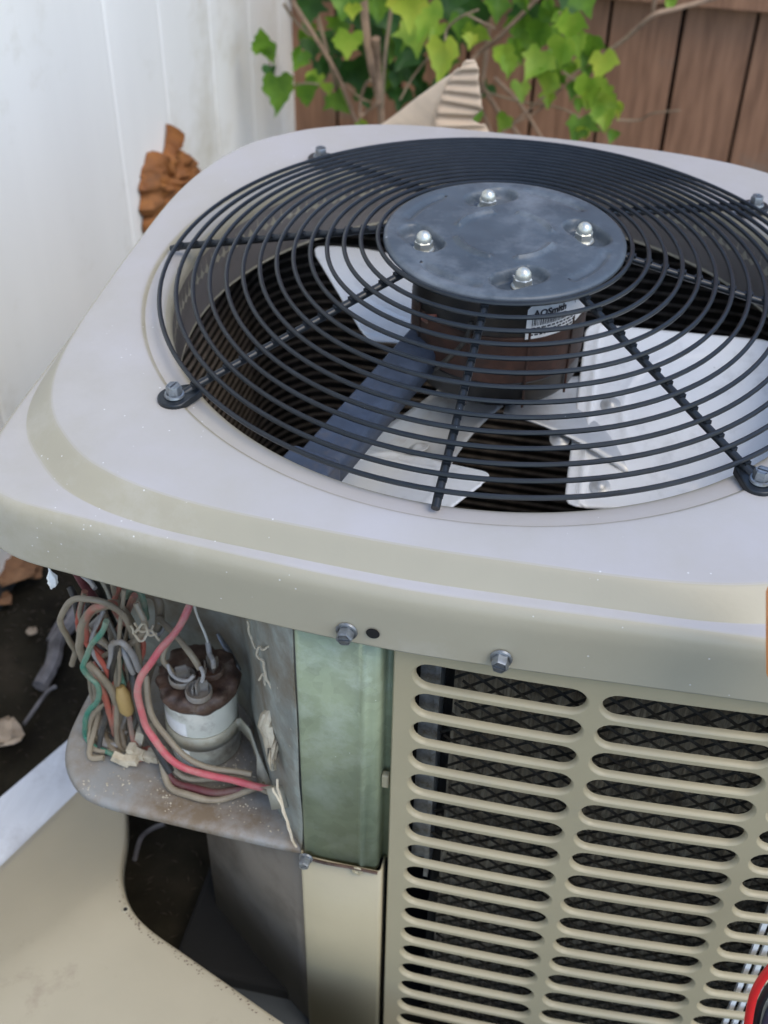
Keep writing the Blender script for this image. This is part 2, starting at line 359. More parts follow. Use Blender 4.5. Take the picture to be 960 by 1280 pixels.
# ------------------------------------------------------------------ aged foam patch on the wall
def foam():
    cen = at(212, 232, x=WX+0.5)
    out = [(185, 195), (192, 188), (203, 197), (207, 190), (209, 180), (210, 168), (210, 154), (212, 168), (214, 180), (222, 187), (238, 196), (240, 206), (245, 222), (240, 235), (233, 247), (222, 262), (208, 285), (196, 305), (184, 300), (180, 280), (177, 240), (179, 218)]
    ring = [at(px, py, x=WX+0.2) for px, py in out]
    pts = []
    n = len(ring)
    fine = []
    for i in range(n):
        for k in range(8):
            p = ring[i].lerp(ring[(i+1) % n], k/8); q = p-cen
            fine.append(cen+q*(1+0.10*nz((p.y*1.5, p.z*1.5, 5))+0.07*nz((p.y*5, p.z*5, 5))))
    rows = []
    for t, h in [(1.0, 0.05), (0.985, 0.35), (0.93, 0.6), (0.86, 0.75), (0.78, 0.8), (0.7, 0.85), (0.6, 0.9), (0.5, 0.95), (0.4, 0.95), (0.3, 1.0), (0.2, 1.0), (0.1, 1.0), (0.04, 1.0)]:
        r = []
        for p in fine:
            q = cen+(p-cen)*t
            hh = h*(0.75+0.5*nz((q.y*0.55, q.z*0.55, 1)) + 0.7*nz((q.y*1.0, q.z*0.8, 9)) + 0.5*abs(nz((q.y*1.9, q.z*1.3, 2)))*2+0.2*nz((q.y*5, q.z*5, 4)))
            r.append((WX+0.02+max(0, hh), q.y, q.z))
        rows.append(r)
    mb = MB().grid(rows, closed=True)
    o = len(mb.v)-len(fine); mb.f.append(tuple(o+i for i in range(len(fine))))
    obj('foam_patch', mb, FOAM, label='lumpy rust brown expanding foam patch stuck on the white wall', cat='foam patch', smooth=True, angle=70)
foam()

# ------------------------------------------------------------------ the condenser
CX, CY = -0.07, 11.6
ac = root('air_conditioner', (0, 11.6, -GZ), 'beige outdoor air conditioner condenser with black wire fan guard and open wiring corner', 'air conditioner')

# --- top cap
OUT = [(-11.3, 2.6), (-11.4, 4.2), (-11.42, 7), (-11.5, 11.7), (-11.5, 15.2), (-11.2, 18.3), (-10.7, 20.2), (-9.9, 21.2), (-8.5, 22.2), (-5.4, 23.0), (-1, 23.2), (1.5, 23.2), (4.3, 23.05),
       (7.4, 22.6), (9.4, 21.8), (10.6, 20.4), (11.2, 18.5), (11.45, 15), (11.5, 11.7), (11.45, 7), (11.35, 3.8), (11.0, 1.8), (10.2, 0.7), (9.0, 0.18), (7.6, 0.08), (4.9, -0.06), (2.5, -0.18), (0, -0.26), (-2, -0.2),
       (-4.2, -0.05), (-6.2, 0.12), (-8.3, 0.36), (-9.7, 0.55), (-10.6, 0.95), (-11.1, 1.6)]
NT = 384
dense = []
nO = len(OUT)
for i in range(nO):
    a, b, c, d = [Vector((*OUT[(i+k-1) % nO], 0)) for k in range(4)]
    for j in range(20):
        t = j/20
        dense.append(0.5*((2*b)+(c-a)*t+(2*a-5*b+4*c-d)*t*t+(3*b-3*c+d-a)*t**3))
pol = sorted(((math.atan2(p.y-CY, p.x-CX) % (2*PI)), math.hypot(p.x-CX, p.y-CY)) for p in dense)
def Orad(th):
    th %= 2*PI
    lo, hi = 0, len(pol)-1
    if th < pol[0][0] or th >= pol[-1][0]:
        a, b = pol[-1], (pol[0][0]+2*PI, pol[0][1]); t2 = th if th >= pol[-1][0] else th+2*PI
    else:
        while hi-lo > 1:
            md = (lo+hi)//2
            if pol[md][0] <= th: lo = md
            else: hi = md
        a, b = pol[lo], pol[hi]; t2 = th
    f = (t2-a[0])/max(1e-9, b[0]-a[0]); return a[1]+(b[1]-a[1])*f
def smin(a, b, k):
    h = max(0, min(1, 0.5+0.5*(b-a)/k)); return b*(1-h)+a*h-k*h*(1-h)
def chaikin(pts, it=2):
    for _ in range(it):
        q = [pts[0]]
        for a, b in zip(pts[:-1], pts[1:]):
            q.append((a[0]*.75+b[0]*.25, a[1]*.75+b[1]*.25)); q.append((a[0]*.25+b[0]*.75, a[1]*.25+b[1]*.75))
        q.append(pts[-1]); pts = q
    return pts
cols_ = []
for i in range(NT):
    th = 2*PI*i/NT; O = Orad(th)
    # offset measured square to the edge, so that corners keep an even ledge
    e = 0.01; dO = (Orad(th+e)-Orad(th-e))/(2*e); k = math.sqrt(1+(dO/O)**2)
    sn = math.sin(th); oT = 0.5+(0.45 if sn < 0 else 0.2)*sn*sn; T = smin(O-oT*k, 12.8, 1.5); B = smin(O-0.52*oT*k, 13.45, 1.1)
    pr = [(9.16, 0.98), (9.18, 1.1), (9.2, 2.2), (9.2, 2.8), (9.22, 3.0), (9.34, 3.12), (9.6, 3.16), (9.82, 3.17), (9.88, 3.17), (9.96, 3.26), (10.05, 3.27), (10.05+(T-10.05)*0.3, 3.26), (10.05+(T-10.05)*0.6, 3.24),
          (T-0.12*min(1.0, (T-10.05)), 3.21), (T, 3.20), (T*0.55+B*0.45, 2.98), (B, 2.70), (B+0.15*(O-0.22*k-B), 2.67), (B+0.85*(O-0.22*k-B), 2.655), (O-0.17*k, 2.62), (O-0.07*k, 2.5), (O-0.02*k, 2.3), (O, 2.1), (O+0.01, 1.5), (O+0.02, 1.0)]
    pr2 = chaikin(pr, 2)
    cols_.append([(CX+r*math.cos(th), CY+r*math.sin(th), z) for r, z in pr2])
rows = [[cols_[i][k] for i in range(NT)] for k in range(len(cols_[0]))]
mb = MB().grid(rows, closed=True)
obj('top_cap', mb, PAINT, ac, angle=65, solid=0.05)

SCR = mat('scratch_mark', (0.66, 0.65, 0.64), rough=0.6)
sm = MB(); random.seed(5)
for k in range(34):
    th = random.uniform(PI*0.95, PI*1.72); r = random.uniform(10.25, 10.9)
    if k % 3 == 0: r = random.uniform(10.2, 12.2); th = random.choice([PI*1.25, PI*1.22, PI*1.28])+random.uniform(-.06, .06)
    L0 = random.uniform(0.05, 0.35); w = random.uniform(0.006, 0.016); an = random.uniform(0, PI); zz = 3.268 if r < 10.7 else 3.25
    x, y = CX+r*math.cos(th), CY+r*math.sin(th); dx, dy = math.cos(an)*L0/2, math.sin(an)*L0/2; nx, ny = -math.sin(an)*w, math.cos(an)*w
    sm.add([(x-dx, y-dy, zz), (x-nx, y-ny, zz), (x+dx, y+dy, zz), (x+nx, y+ny, zz)], [(0, 1, 2, 3)])
obj('scratches', sm, SCR, ac, smooth=False, stuff=True)
obj('orifice_ring', MB().lathe((CX, CY, 0), [(9.14, 0.96), (9.12, 1.1), (9.15, 2.2), (9.15, 2.75), (9.18, 2.9)], 160), mat('dark_taupe_paint', (0.19, 0.168, 0.155), rough=0.5, var=0.12, scale=8, dirt=(0.10, 0.09, 0.08), dirt_scale=6, dirt_amt=0.4), ac, angle=60)  # liner ring in a darker taupe than the cap paint
# --- louvred front panel: s runs along its gently bowed face, then round the right corner
def path(s, d=0.0):
    sb = 10.4
    if s <= sb:
        y = 0.0058*(s-1.26)**2; t = Vector((1, 2*0.0058*(s-1.26), 0)).normalized(); p = Vector((s, y, 0))
    else:
        y0 = 0.0058*(sb-1.26)**2; a0 = math.atan(2*0.0058*(sb-1.26)); R = 1.1; a = a0+(s-sb)/R
        if a > PI/2:
            ex = (a-PI/2)*R; a = PI/2
        else: ex = 0
        cx, cy = sb-R*math.sin(a0), y0+R*math.cos(a0)
        p = Vector((cx+R*math.sin(a), cy-R*math.cos(a)+ex, 0)); t = Vector((math.cos(a), math.sin(a), 0))
    nrm = Vector((-t.y, t.x, 0))      # inwards
    return p+nrm*d
L_, G_, R_ = 3.814, 0.465, 0.3136
def PP(s, z, d=0.0):
    p = path(s, d); return (p.x, p.y, z)
mb = MB()
NR = 17
for c in range(4):
    s0 = c*(L_+G_); s1 = s0+L_
    a, b = s0-G_/2, s1+G_/2
    for r in range(NR):
        z0 = -r-0.06
        loops = []
        for (rad, d) in [(None, 0), (0.452, 0.0), (0.442, 0.0), (0.428, 0.008), (0.405, 0.032), (0.382, 0.07), (0.37, 0.115), (0.366, 0.17)]:
            lp = []
            ex = (rad-R_) if rad else 0
            for j in range(13):     # top, left to right
                s = s0+R_+(L_-2*R_)*j/12
                lp.append((s, z0+(rad if rad else 0.5)))
            for j in range(1, 10):  # right end
                an = PI/2-PI*j/10
                if rad: lp.append((s1-R_+rad*math.cos(an), z0+rad*math.sin(an)))
                else:
                    lp.append((b if 2 <= j <= 8 else s1-R_+(b-s1+R_)*0.5, z0+(0.5 if j <= 2 else -0.5 if j >= 8 else 0.5-(j-2)/6)))
            for j in range(13):
                s = s1-R_-(L_-2*R_)*j/12
                lp.append((s, z0-(rad if rad else 0.5)))
            for j in range(1, 10):
                an = -PI/2-PI*j/10
                if rad: lp.append((s0+R_+rad*math.cos(an), z0+rad*math.sin(an)))
                else:
                    lp.append((a if 2 <= j <= 8 else s0+R_-(s0+R_-a)*0.5, z0-(0.5 if j <= 2 else -0.5 if j >= 8 else 0.5-(j-2)/6)))
            loops.append([PP(s, z, d) for s, z in lp])
        mb.grid(loops[::-1], closed=True)
ss = [-0.56, -G_/2]+[-G_/2+(4*(L_+G_))*j/48 for j in range(1, 49)]
mb.strip([PP(s, 2.0) for s in ss[1:]], [PP(s, 0.44) for s in ss[1:]])
mb.strip([PP(s, -NR+0.44) for s in ss[1:]], [PP(s, -17.9) for s in ss[1:]])
for d0, d1, sa, sb2 in [(0, 0, -0.52, -G_/2), ]:
    mb.strip([PP(sa, 2.0), PP(sb2, 2.0)], [PP(sa, -17.9), PP(sb2, -17.9)])
mb.strip([PP(-0.56, 2.0, 0.5), PP(-0.56, 2.0, 0.05), PP(-0.52, 2.0, 0)], [PP(-0.56, -17.9, 0.5), PP(-0.56, -17.9, 0.05), PP(-0.52, -17.9, 0)])
obj('louvred_panel', mb, PANEL, ac, angle=60)

# --- bright comb of white bars behind the right corner of the panel
mb = MB()
for i in range(16):
    s = 9.55+0.27*i
    p = path(s, 0.42); q = path(s+0.01, 0.42); t = (q-p).normalized()
    rot = Matrix(((t.x, -t.y, 0), (t.y, t.x, 0), (0, 0, 1)))
    mb2 = MB().box((p.x, p.y, -8), (0.14, 0.12, 19), rot)
    obj('white_slat', mb2, LABELW, ac, smooth=False)

# --- galvanised corner post, lower corner panel, control box
def sheet(name, prof, z0, z1, mt, label=None, solid=0.05, sub=1):
    mb = MB()
    rows = [[(x, y, z0+(z1-z0)*k/sub) for x, y in prof] for k in range(sub+1)]
    mb.grid(rows)
    return obj(name, mb, mt, ac, angle=50, label=label, solid=solid)
sheet('corner_post', [(-2.9, 0.5), (-2.93, 0.15), (-2.88, 0.07), (-2.8, 0.05), (-1.38, 0.045), (-1.27, -0.045), (-1.16, 0.04), (-1.0, 0.06), (-0.9, 0.1), (-0.84, 0.2), (-0.82, 0.5), (-0.75, 0.55), (-0.5, 0.55)], -8.3, 2.0, GALV)
sheet('corner_panel', [(-2.9, 2.2), (-3.02, 0.2), (-2.98, -0.02), (-2.9, -0.06), (-2.0, -0.08), (-0.8, -0.08), (-0.73, -0.04), (-0.7, 0.04), (-0.7, 0.5)], -17.9, -8.12, PANEL)
mb = MB().tube(smooth_path([(-0.8, -0.1, -8.14), (-1.6, -0.12, -8.1), (-2.3, -0.12, -8.13), (-2.95, -0.1, -8.08)]), 0.05, 6)
obj('dirt_line', mb, RUST, ac)
SHADE_GRIME = mat('shade_darkened_inner_panel', (0.15, 0.13, 0.105), rough=0.6, var=0.2, scale=9, dirt=(0.07, 0.055, 0.04), dirt_scale=8, dirt_amt=0.4, bump=0.1)  # base colour darkened to paint the shade under the shelf, plus dirt mottling
sheet('recess_panel', [(-3.02, 0.25), (-3.4, 0.5), (-5.2, 1.75), (-7.2, 3.3), (-7.6, 4.2), (-7.7, 7.5)], -17.9, -8.2, SHADE_GRIME, label='side panel under the wiring shelf, coloured dark for shade')
# inner galvanised wall of the wiring box, slightly rumpled
prof = smooth_path([(-2.95, 0.12, 0), (-3.9, 1.15, 0), (-4.85, 2.6, 0), (-5.7, 4.2, 0), (-6.9, 5.2, 0), (-8.6, 5.6, 0), (-10.9, 5.8, 0)], 6)
mb = MB(); rows = []
for k in range(24):
    rows.append([(p.x+0.10*nz((p.x, p.y, z*0.4)), p.y+0.10*nz((p.y, z*0.5, p.x)), z) for p in prof for z in [-8.15+(10.0-3.6*max(0, min(1, (p.y-2.5)/2.0)))*k/23]])
mb.grid(rows); obj('control_box_wall', mb, GALVD, ac, angle=60, solid=0.05)
# shelf with turned edge
def shelf():
    front = [(-2.9, 0.12), (-3.4, 0.1), (-5, 0.13), (-7, 0.2), (-8.6, 0.27), (-9.4, 0.42), (-10.0, 0.8), (-10.5, 1.4), (-10.78, 2.1), (-10.9, 3.0), (-10.93, 5.0), (-10.95, 8.0)]
    f = [Vector((x, y, 0)) for x, y in front]; f = smooth_path(f, 3)
    cen = Vector((-5.2, 8.2, 0))
    rows = []
    for t in [0, 0.012, 0.03, 0.1, 0.2, 0.3, 0.42, 0.55, 0.7, 0.85, 1.0]:
        r = []
        for p in f:
            q = p.lerp(cen, t); z = -8.1+0.05*nz((q.x*1.3, q.y*1.3, 1))
            if t == 0: z = -8.26
            elif t < 0.02: z = -8.13
            r.append((q.x, q.y, z))
        rows.append(r)
    obj('control_box_shelf', MB().grid(rows), SHELF, ac, angle=50, solid=0.04)
shelf()
# base pan and plain rear sides
mb = MB().box((1.5, 12, -17.85), (19, 22.4, 0.9)); obj('base_pan', mb, DARK, ac, bevel=0.2, smooth=False)
def rr_path(hx0, hx1, y0, y1, r, n=8):
    pts = []
    for cx, cy, a0 in [(hx0+r, y0+r, PI), (hx0+r, y1-r, PI/2), (hx1-r, y1-r, 0), (hx1-r, y0+r, -PI/2)]:
        for j in range(n+1):
            a = a0-(PI/2)*j/n; pts.append((cx+r*math.cos(a), cy+r*math.sin(a)))
    return pts
mb = MB()
side = [(-11.0, 8.6)]+[(-11.0, y) for y in (12, 16, 19)]+[(-11.0+2.6*(1-math.cos(a)), 20.4+2.6*math.sin(a)) for a in [PI/2*j/8 for j in range(9)]]+[(-4, 23.05), (0, 23.1), (4, 23.05)]+[(8.4+2.6*math.sin(a), 20.4+2.6*math.cos(a)) for a in [PI/2*j/8 for j in range(9)]]+[(11.0, 16), (11.0, 10.0)]
mb.strip([(x, y, 2.0) for x, y in side], [(x, y, -17.6) for x, y in side])
obj('rear_panel', mb, PANEL, ac, angle=50, solid=0.05)

# --- coil: one finned wall and its tube rows running round inside
CP0 = [(-10.2, 8.4), (-10.25, 12), (-10.25, 17), (-10.25, 19.2)]+[(-7.25-3.0*math.cos(a), 19.3+3.0*math.sin(a)) for a in [PI/2*j/7 for j in range(8)]][1:]+[(-3, 22.35), (1, 22.35), (5, 22.35), (7.3, 22.3)]+[(7.3+3.0*math.sin(a), 19.3+3.0*math.cos(a)) for a in [PI/2*j/7 for j in range(8)]][1:]+[(10.3, 14), (10.3, 9), (10.3, 4.2)]+[(7.8+2.5*math.cos(a), 4.0-2.5*math.sin(a)) for a in [PI/2*j/7 for j in range(8)]][1:]+[(5, 1.4), (1.5, 1.4), (0.45, 1.4)]
mb = MB(); rows = []
rows = [[(x, y, z) for x, y in CP0] for z in (1.6, -6, -12, -17.4)]
mb.grid(rows); obj('fin_pack', mb, FINS, ac, angle=60)
tp = [Vector((x, y, 1.25)) for x, y in CP0]
tp = [Vector((x+(0.10 if x < -9 else -0.10 if x > 9 else 0), y+(-0.10 if y > 19 else 0.1 if y < 3 else 0), 1.25)) for x, y in CP0]
mb = MB().tube(tp, 0.062, 6); tube0 = obj('coil_tube', mb, COIL, ac)
for k in range(1, 44): copy_of(tube0, (0, 0, -0.42*k))
FACE = mat('coil_fins_lit', (0.24, 0.19, 0.13), rough=0.9, spec=0.1, var=0.45, scale=30, stretch=(14, 14, 0.6), c2=(0.36, 0.31, 0.23), bump=1.0, bscale=160, dirt=(0.07, 0.055, 0.04), dirt_scale=30, dirt_amt=0.5)  # front copy of the coil fins, coloured lighter in place of light
mb = MB()
fx = [0.75+9.4*i/120 for i in range(121)]
mb.grid([[(*PP(x, 0, 0.98+(0.05 if i % 2 else 0))[:2], z) for i, x in enumerate(fx)] for z in (1.3, -5, -11, -17.2)])
obj('lit_fin_copy', mb, FACE, ac, smooth=False)
# galvanised end plate seen through the left ends of the slots
mb = MB().box((0.42, 1.0, -3.6), (0.12, 0.9, 10.5)); mb.box((0.2, 0.62, -3.2), (0.42, 0.05, 9.6))
obj('coil_end_plate', mb, ZINC, ac, smooth=False)

# --- expanded mesh guard behind the slots (diagonal wires both ways)
def mesh_guard():
    mb = MB()
    s0, s1, z0, z1 = 0.5, 10.3, -17.0, 1.0
    stp = 0.62
    n = int((s1-s0+(z1-z0)/0.75)/stp)
    for sgn in (1, -1):
        for i in range(n+2):
            st = s0-(z1-z0)/0.75+i*stp*1.0 if sgn > 0 else s0+i*stp
            pts = []
            K = 44
            for k in range(K+1):
                z = z0+(z1-z0)*k/K
                s = st+(z-z0)/0.75 if sgn > 0 else st-(z-z0)/0.75
                if s0 <= s <= s1:
                    w = 0.03*math.sin(k*1.9)
                    pts.append(PP(s, z, 0.62+w+0.03*sgn))
            if len(pts) > 1:
                mb.tube(pts, 0.045, 4, cap=False)
    obj('wire_mesh', mb, MESHM, ac, stuff=True, smooth=False)
mesh_guard()

# --- screws
def screw(p, n, size=0.27, ang=0.3, parent=ac, washer=True):
    n = Vector(n).normalized(); up = Vector((0, 0, 1)) if abs(n.z) < 0.9 else Vector((0, 1, 0))
    u = up.cross(n).normalized(); w = n.cross(u)
    u2 = u*math.cos(ang)+w*math.sin(ang)
    mb = MB()
    if washer: mb.lathe(p, [(0, 0), (size*1.12, 0), (size*1.18, 0.02), (size*1.1, 0.07), (size*0.9, 0.08)], 24, n, ref=u2)
    mb.lathe(p, [(size*0.92, 0.06), (size*0.92, 0.25), (size*0.8, 0.31), (size*0.62, 0.31)], 6, n, ref=u2)
    mb.lathe(p, [(size*0.66, 0.31), (size*0.58, 0.27), (0.001, 0.26)], 18, n, ref=u2)
    # the slot: two raised halves beside a groove
    w2 = n.cross(u2); P = Vector(p)
    for s in (-1, 1):
        c = P+n*0.285+w2*s*size*0.32
        rot = Matrix((u2, w2, n)).transposed()
        mb.box(c, (size*1.0, size*0.36, 0.05), rot)
    return obj('screw', mb, ZINC, parent, angle=35)
fl = lambda px, py: at(px, py, y=-0.27)
for px, py, a in [(434, 787, 0.2), (627, 821, -0.25)]:
    p = fl(px, py); screw((p.x, -0.30, p.z), (0, -1, 0), 0.215, a)
p = at(383, 1071, y=-0.08); screw((p.x, -0.1, p.z), (0, -1, 0), 0.17, 0.5)
p = fl(467, 789)
obj('screw_hole', MB().lathe((p.x, -0.345, p.z), [(0.001, 0), (0.155, 0)], 24, (0, -1, 0)), DARK, ac)
p = at(447, 1087, y=-0.08)
obj('rivet', MB().lathe((p.x, -0.12, p.z), [(0.17, 0), (0.15, 0.03), (0.08, 0.03), (0.06, 0.0), (0.001, -0.01)], 20, (0, -1, 0)), PANEL, ac)
# little clip between post and louvred panel
mb = MB().box((-0.72, 0.3, -4.5), (0.2, 0.2, 0.5)); obj('edge_clip', mb, PANEL, ac, bevel=0.05, smooth=False)

# --- fan guard
def dome(r): 
    return 3.68+0.222*(9.43-r)
def ring_mesh(r): 
    return MB().tube([(CX+r*math.cos(2*PI*i/128), CY+r*math.sin(2*PI*i/128), dome(r)) for i in range(128)], 0.064, 8, closed=True)
guard = obj('fan_guard', ring_mesh(9.43), BLACK, ac)
for i in range(1, 14):
    obj('guard_ring', ring_mesh(9.43-i*(9.43-3.45)/13), BLACK, guard)
for k in range(8):
    a = k*PI/4; r1 = 9.72 if k % 2 == 0 else 9.95
    rs = [r1, 9.4, 8.6, 7.8, 7, 6.2, 5.4, 4.6, 3.8, 3.0, 2.7]
    pts = [(CX+r*math.cos(a), CY+r*math.sin(a), dome(r)-0.17-(0.06 if r > 9.5 else 0)) for r in rs]
    obj('guard_spoke', MB().tube(pts, 0.105, 10), BLACK, guard)
    if k % 2 == 1:
        u = Vector((math.cos(a), math.sin(a), 0)); w = Vector((-u.y, u.x, 0)); c = Vector((CX, CY, 3.27))
        lo = []
        for j in range(17):      # round end
            b = -PI/2+PI*j/16; lo.append(c+u*(9.98+0.43*math.cos(b))+w*(0.43*math.sin(b)))
        lo += [c+u*9.55+w*0.27, c+u*9.3+w*0.16, c+u*9.3-w*0.16, c+u*9.55-w*0.27]
        top = [p+Vector((0, 0, 0.16 if i < 17 else 0.2)) for i, p in enumerate(lo)]
        mid = sum(top, Vector())/len(top)
        mb = MB().grid([lo, top], closed=True); mb.f.append(tuple(len(lo)+i for i in range(len(lo))))
        obj('mounting_tab', mb, BLACK, guard, bevel=0.04, angle=50)
        pc = c+u*9.98+Vector((0, 0, 0.17)); screw(pc, (0.0, 0.0, 1), 0.22, a+0.5, guard)
wm = MB()
for k in range(8):
    a = k*PI/4+0.004
    for i in range(14):
        r = 9.43-i*(9.43-3.45)/13
        wm.box((CX+r*math.cos(a), CY+r*math.sin(a), dome(r)-0.09), (0.19+0.05*random.random(), 0.17, 0.10), Matrix.Rotation(a, 3, 'Z'))
obj('weld_beads', wm, BLACK, guard, stuff=True)
# hub plate with pressed seats
DZ = 5.12; AL = 0.3589; RN = 2.23
nutpos = []
for k in range(4):
    a = AL+k*PI/2; nutpos.append((RN*math.cos(a), RN*math.sin(a), a))
def plate_h(x, y):
    r = math.hypot(x, y); h = 0.0
    h += -0.02*r/3.3
    if r > 3.18: h -= 0.07*((r-3.18)/0.12)**2
    for (nx, ny, a) in nutpos:
        # oblong seat running along the tangent, longer on one side
        tx, ty = -math.sin(a+0.35), math.cos(a+0.35)
        dx, dy = x-nx, y-ny
        al = dx*tx+dy*ty; pe = -dx*ty+dy*tx
        al2 = max(0, abs(al+0.12)-0.36); d = math.hypot(al2, pe)
        if d < 0.55:
            t = max(0, min(1, (0.47-d)/0.13)); h -= 0.32*t*t*(3-2*t)
    a = math.atan2(y, x)
    g = math.exp(-((r-1.32)/0.075)**2); m4 = max(0, min(1, 3.2*(0.72+math.cos(4*(a-0.9)))))
    h += 0.10*g*m4
    g = math.exp(-((r-2.78)/0.10)**2); m4 = max(0, min(1, 3*(math.cos(4*(a-AL-PI/4))-0.1)))
    h -= 0.10*g*m4
    return h
mb = MB(); rows = []
NA = 300
rad = [3.3*((i)/72) for i in range(1, 73)]
for r in rad:
    rows.append([(CX+r*math.cos(2*PI*j/NA), CY+r*math.sin(2*PI*j/NA), DZ+plate_h(r*math.cos(2*PI*j/NA), r*math.sin(2*PI*j/NA))) for j in range(NA)])
rows.append([(CX+3.3*math.cos(2*PI*j/NA), CY+3.3*math.sin(2*PI*j/NA), DZ-0.16) for j in range(NA)])
rows.append([(CX+3.2*math.cos(2*PI*j/NA), CY+3.2*math.sin(2*PI*j/NA), DZ-0.18) for j in range(NA)])
mb.grid(rows, closed=True); mb.f.append(tuple(range(NA)))
obj('hub_plate', mb, PLATE, guard, angle=60)
for (nx, ny, a) in nutpos:
    c = (CX+nx, CY+ny, DZ-0.33)
    mb = MB().lathe(c, [(0.001, 0), (0.29, 0.0), (0.30, 0.03), (0.28, 0.06), (0.22, 0.07)], 24)
    mb.lathe(c, [(0.255, 0.05), (0.255, 0.26), (0.22, 0.29)], 6, ref=(math.cos(a), math.sin(a), 0))
    mb.lathe(c, [(0.215, 0.26)]+[(0.21*math.cos(b), 0.34+0.22*math.sin(b)) for b in [PI/2*j/8 for j in range(8)]]+[(0.002, 0.56)], 24)
    obj('acorn_nut', mb, CHROME, guard, angle=35)

# --- fan motor
MZ0, MZ1 = 1.0, 4.78
MR = 2.45
motor = obj('fan_motor', MB().lathe((CX, CY, 0), [(0.001, MZ0-0.05), (1.2, MZ0-0.02), (2.2, MZ0+0.05), (2.36, MZ0+0.12), (MR-0.02, MZ0+0.3), (MR-0.02, 1.85), (MR-0.06, 1.9), (MR-0.06, 3.35), (MR, 3.4), (MR+0.02, 4.5), (2.3, MZ1-0.05), (1.9, MZ1), (0.001, MZ1)], 64), MOTORB, ac, angle=30)
obj('rusty_band', MB().lathe((CX, CY, 0), [(MR-0.05, 1.88), (MR+0.015, 1.92), (MR+0.02, 2.6), (MR+0.015, 3.32), (MR-0.05, 3.36)], 64), RUSTY, motor)
for a in (-1.75, -1.1, -0.5, -2.5):
    x, y = CX+(MR+0.03)*math.cos(a), CY+(MR+0.03)*math.sin(a)
    obj('tie_rod', MB().tube([(x, y, 1.1), (x, y, 3.6)], 0.04, 6), RUSTY, motor)
for k in range(4):
    a = AL+k*PI/2; x, y = CX+RN*math.cos(a), CY+RN*math.sin(a)
    obj('mounting_stud', MB().tube([(x, y, 3.9), (x, y, DZ-0.2)], 0.1, 8), ZINC, motor)
# label wrapped round the motor
def on_motor(a, z, d=0.035): return (CX+(MR+d)*math.cos(a), CY+(MR+d)*math.sin(a), z)
LA0, LA1 = math.radians(-66), math.radians(-14)
mb = MB(); rows = []
for k in range(9):
    rr = []
    for j in range(25):
        t = j/24; a = LA0+(LA1-LA0)*t
        bot = 3.32+0.5*max(0, t-0.5)**1.3; topz = 4.33-0.1*(t < 0.04)
        rr.append(on_motor(a, bot+(topz-bot)*k/8))
    rows.append(rr)
obj('motor_label', mb.grid(rows), LABELW, motor)
def wrap_text(txt, size, a0, z0, bold=0.0):
    cu = bpy.data.curves.new('t', 'FONT'); cu.body = txt; cu.size = size; cu.offset = bold; cu.resolution_u = 3
    to = bpy.data.objects.new('t', cu); col.objects.link(to)
    dg = bpy.context.evaluated_depsgraph_get()
    me = bpy.data.meshes.new_from_object(to.evaluated_get(dg))
    vs = [on_motor(a0+v.co.x/MR, z0+v.co.y, 0.046) for v in me.vertices]; fs = [tuple(p.vertices) for p in me.polygons]
    bpy.data.objects.remove(to); bpy.data.meshes.remove(me)
    return vs, fs
mb = MB()
mb.add(*wrap_text('AOSmith', 0.27, LA0+0.07, 4.0, 0.012))
mb.add(*wrap_text('F42', 0.22, LA0+0.62, 4.03))
obj('label_lettering', mb, INK, motor, smooth=False)
mb = MB(); a = LA0+0.06
while a < LA0+0.50:
    w = random.choice([0.006, 0.01, 0.014]); mb.add([on_motor(a, 3.72, 0.044), on_motor(a+w, 3.72, 0.044), on_motor(a+w, 3.93, 0.044), on_motor(a, 3.93, 0.044)], [(0, 1, 2, 3)]); a += w+random.choice([0.007, 0.012])
for zz in (3.42, 3.52, 3.62):
    a = LA0+0.06
    while a < LA0+0.62:
        w = random.uniform(0.02, 0.06); mb.add([on_motor(a, zz, 0.044), on_motor(a+w, zz, 0.044), on_motor(a+w, zz+0.05, 0.044), on_motor(a, zz+0.05, 0.044)], [(0, 1, 2, 3)]); a += w+0.015
obj('label_barcode', mb, INK, motor, smooth=False)

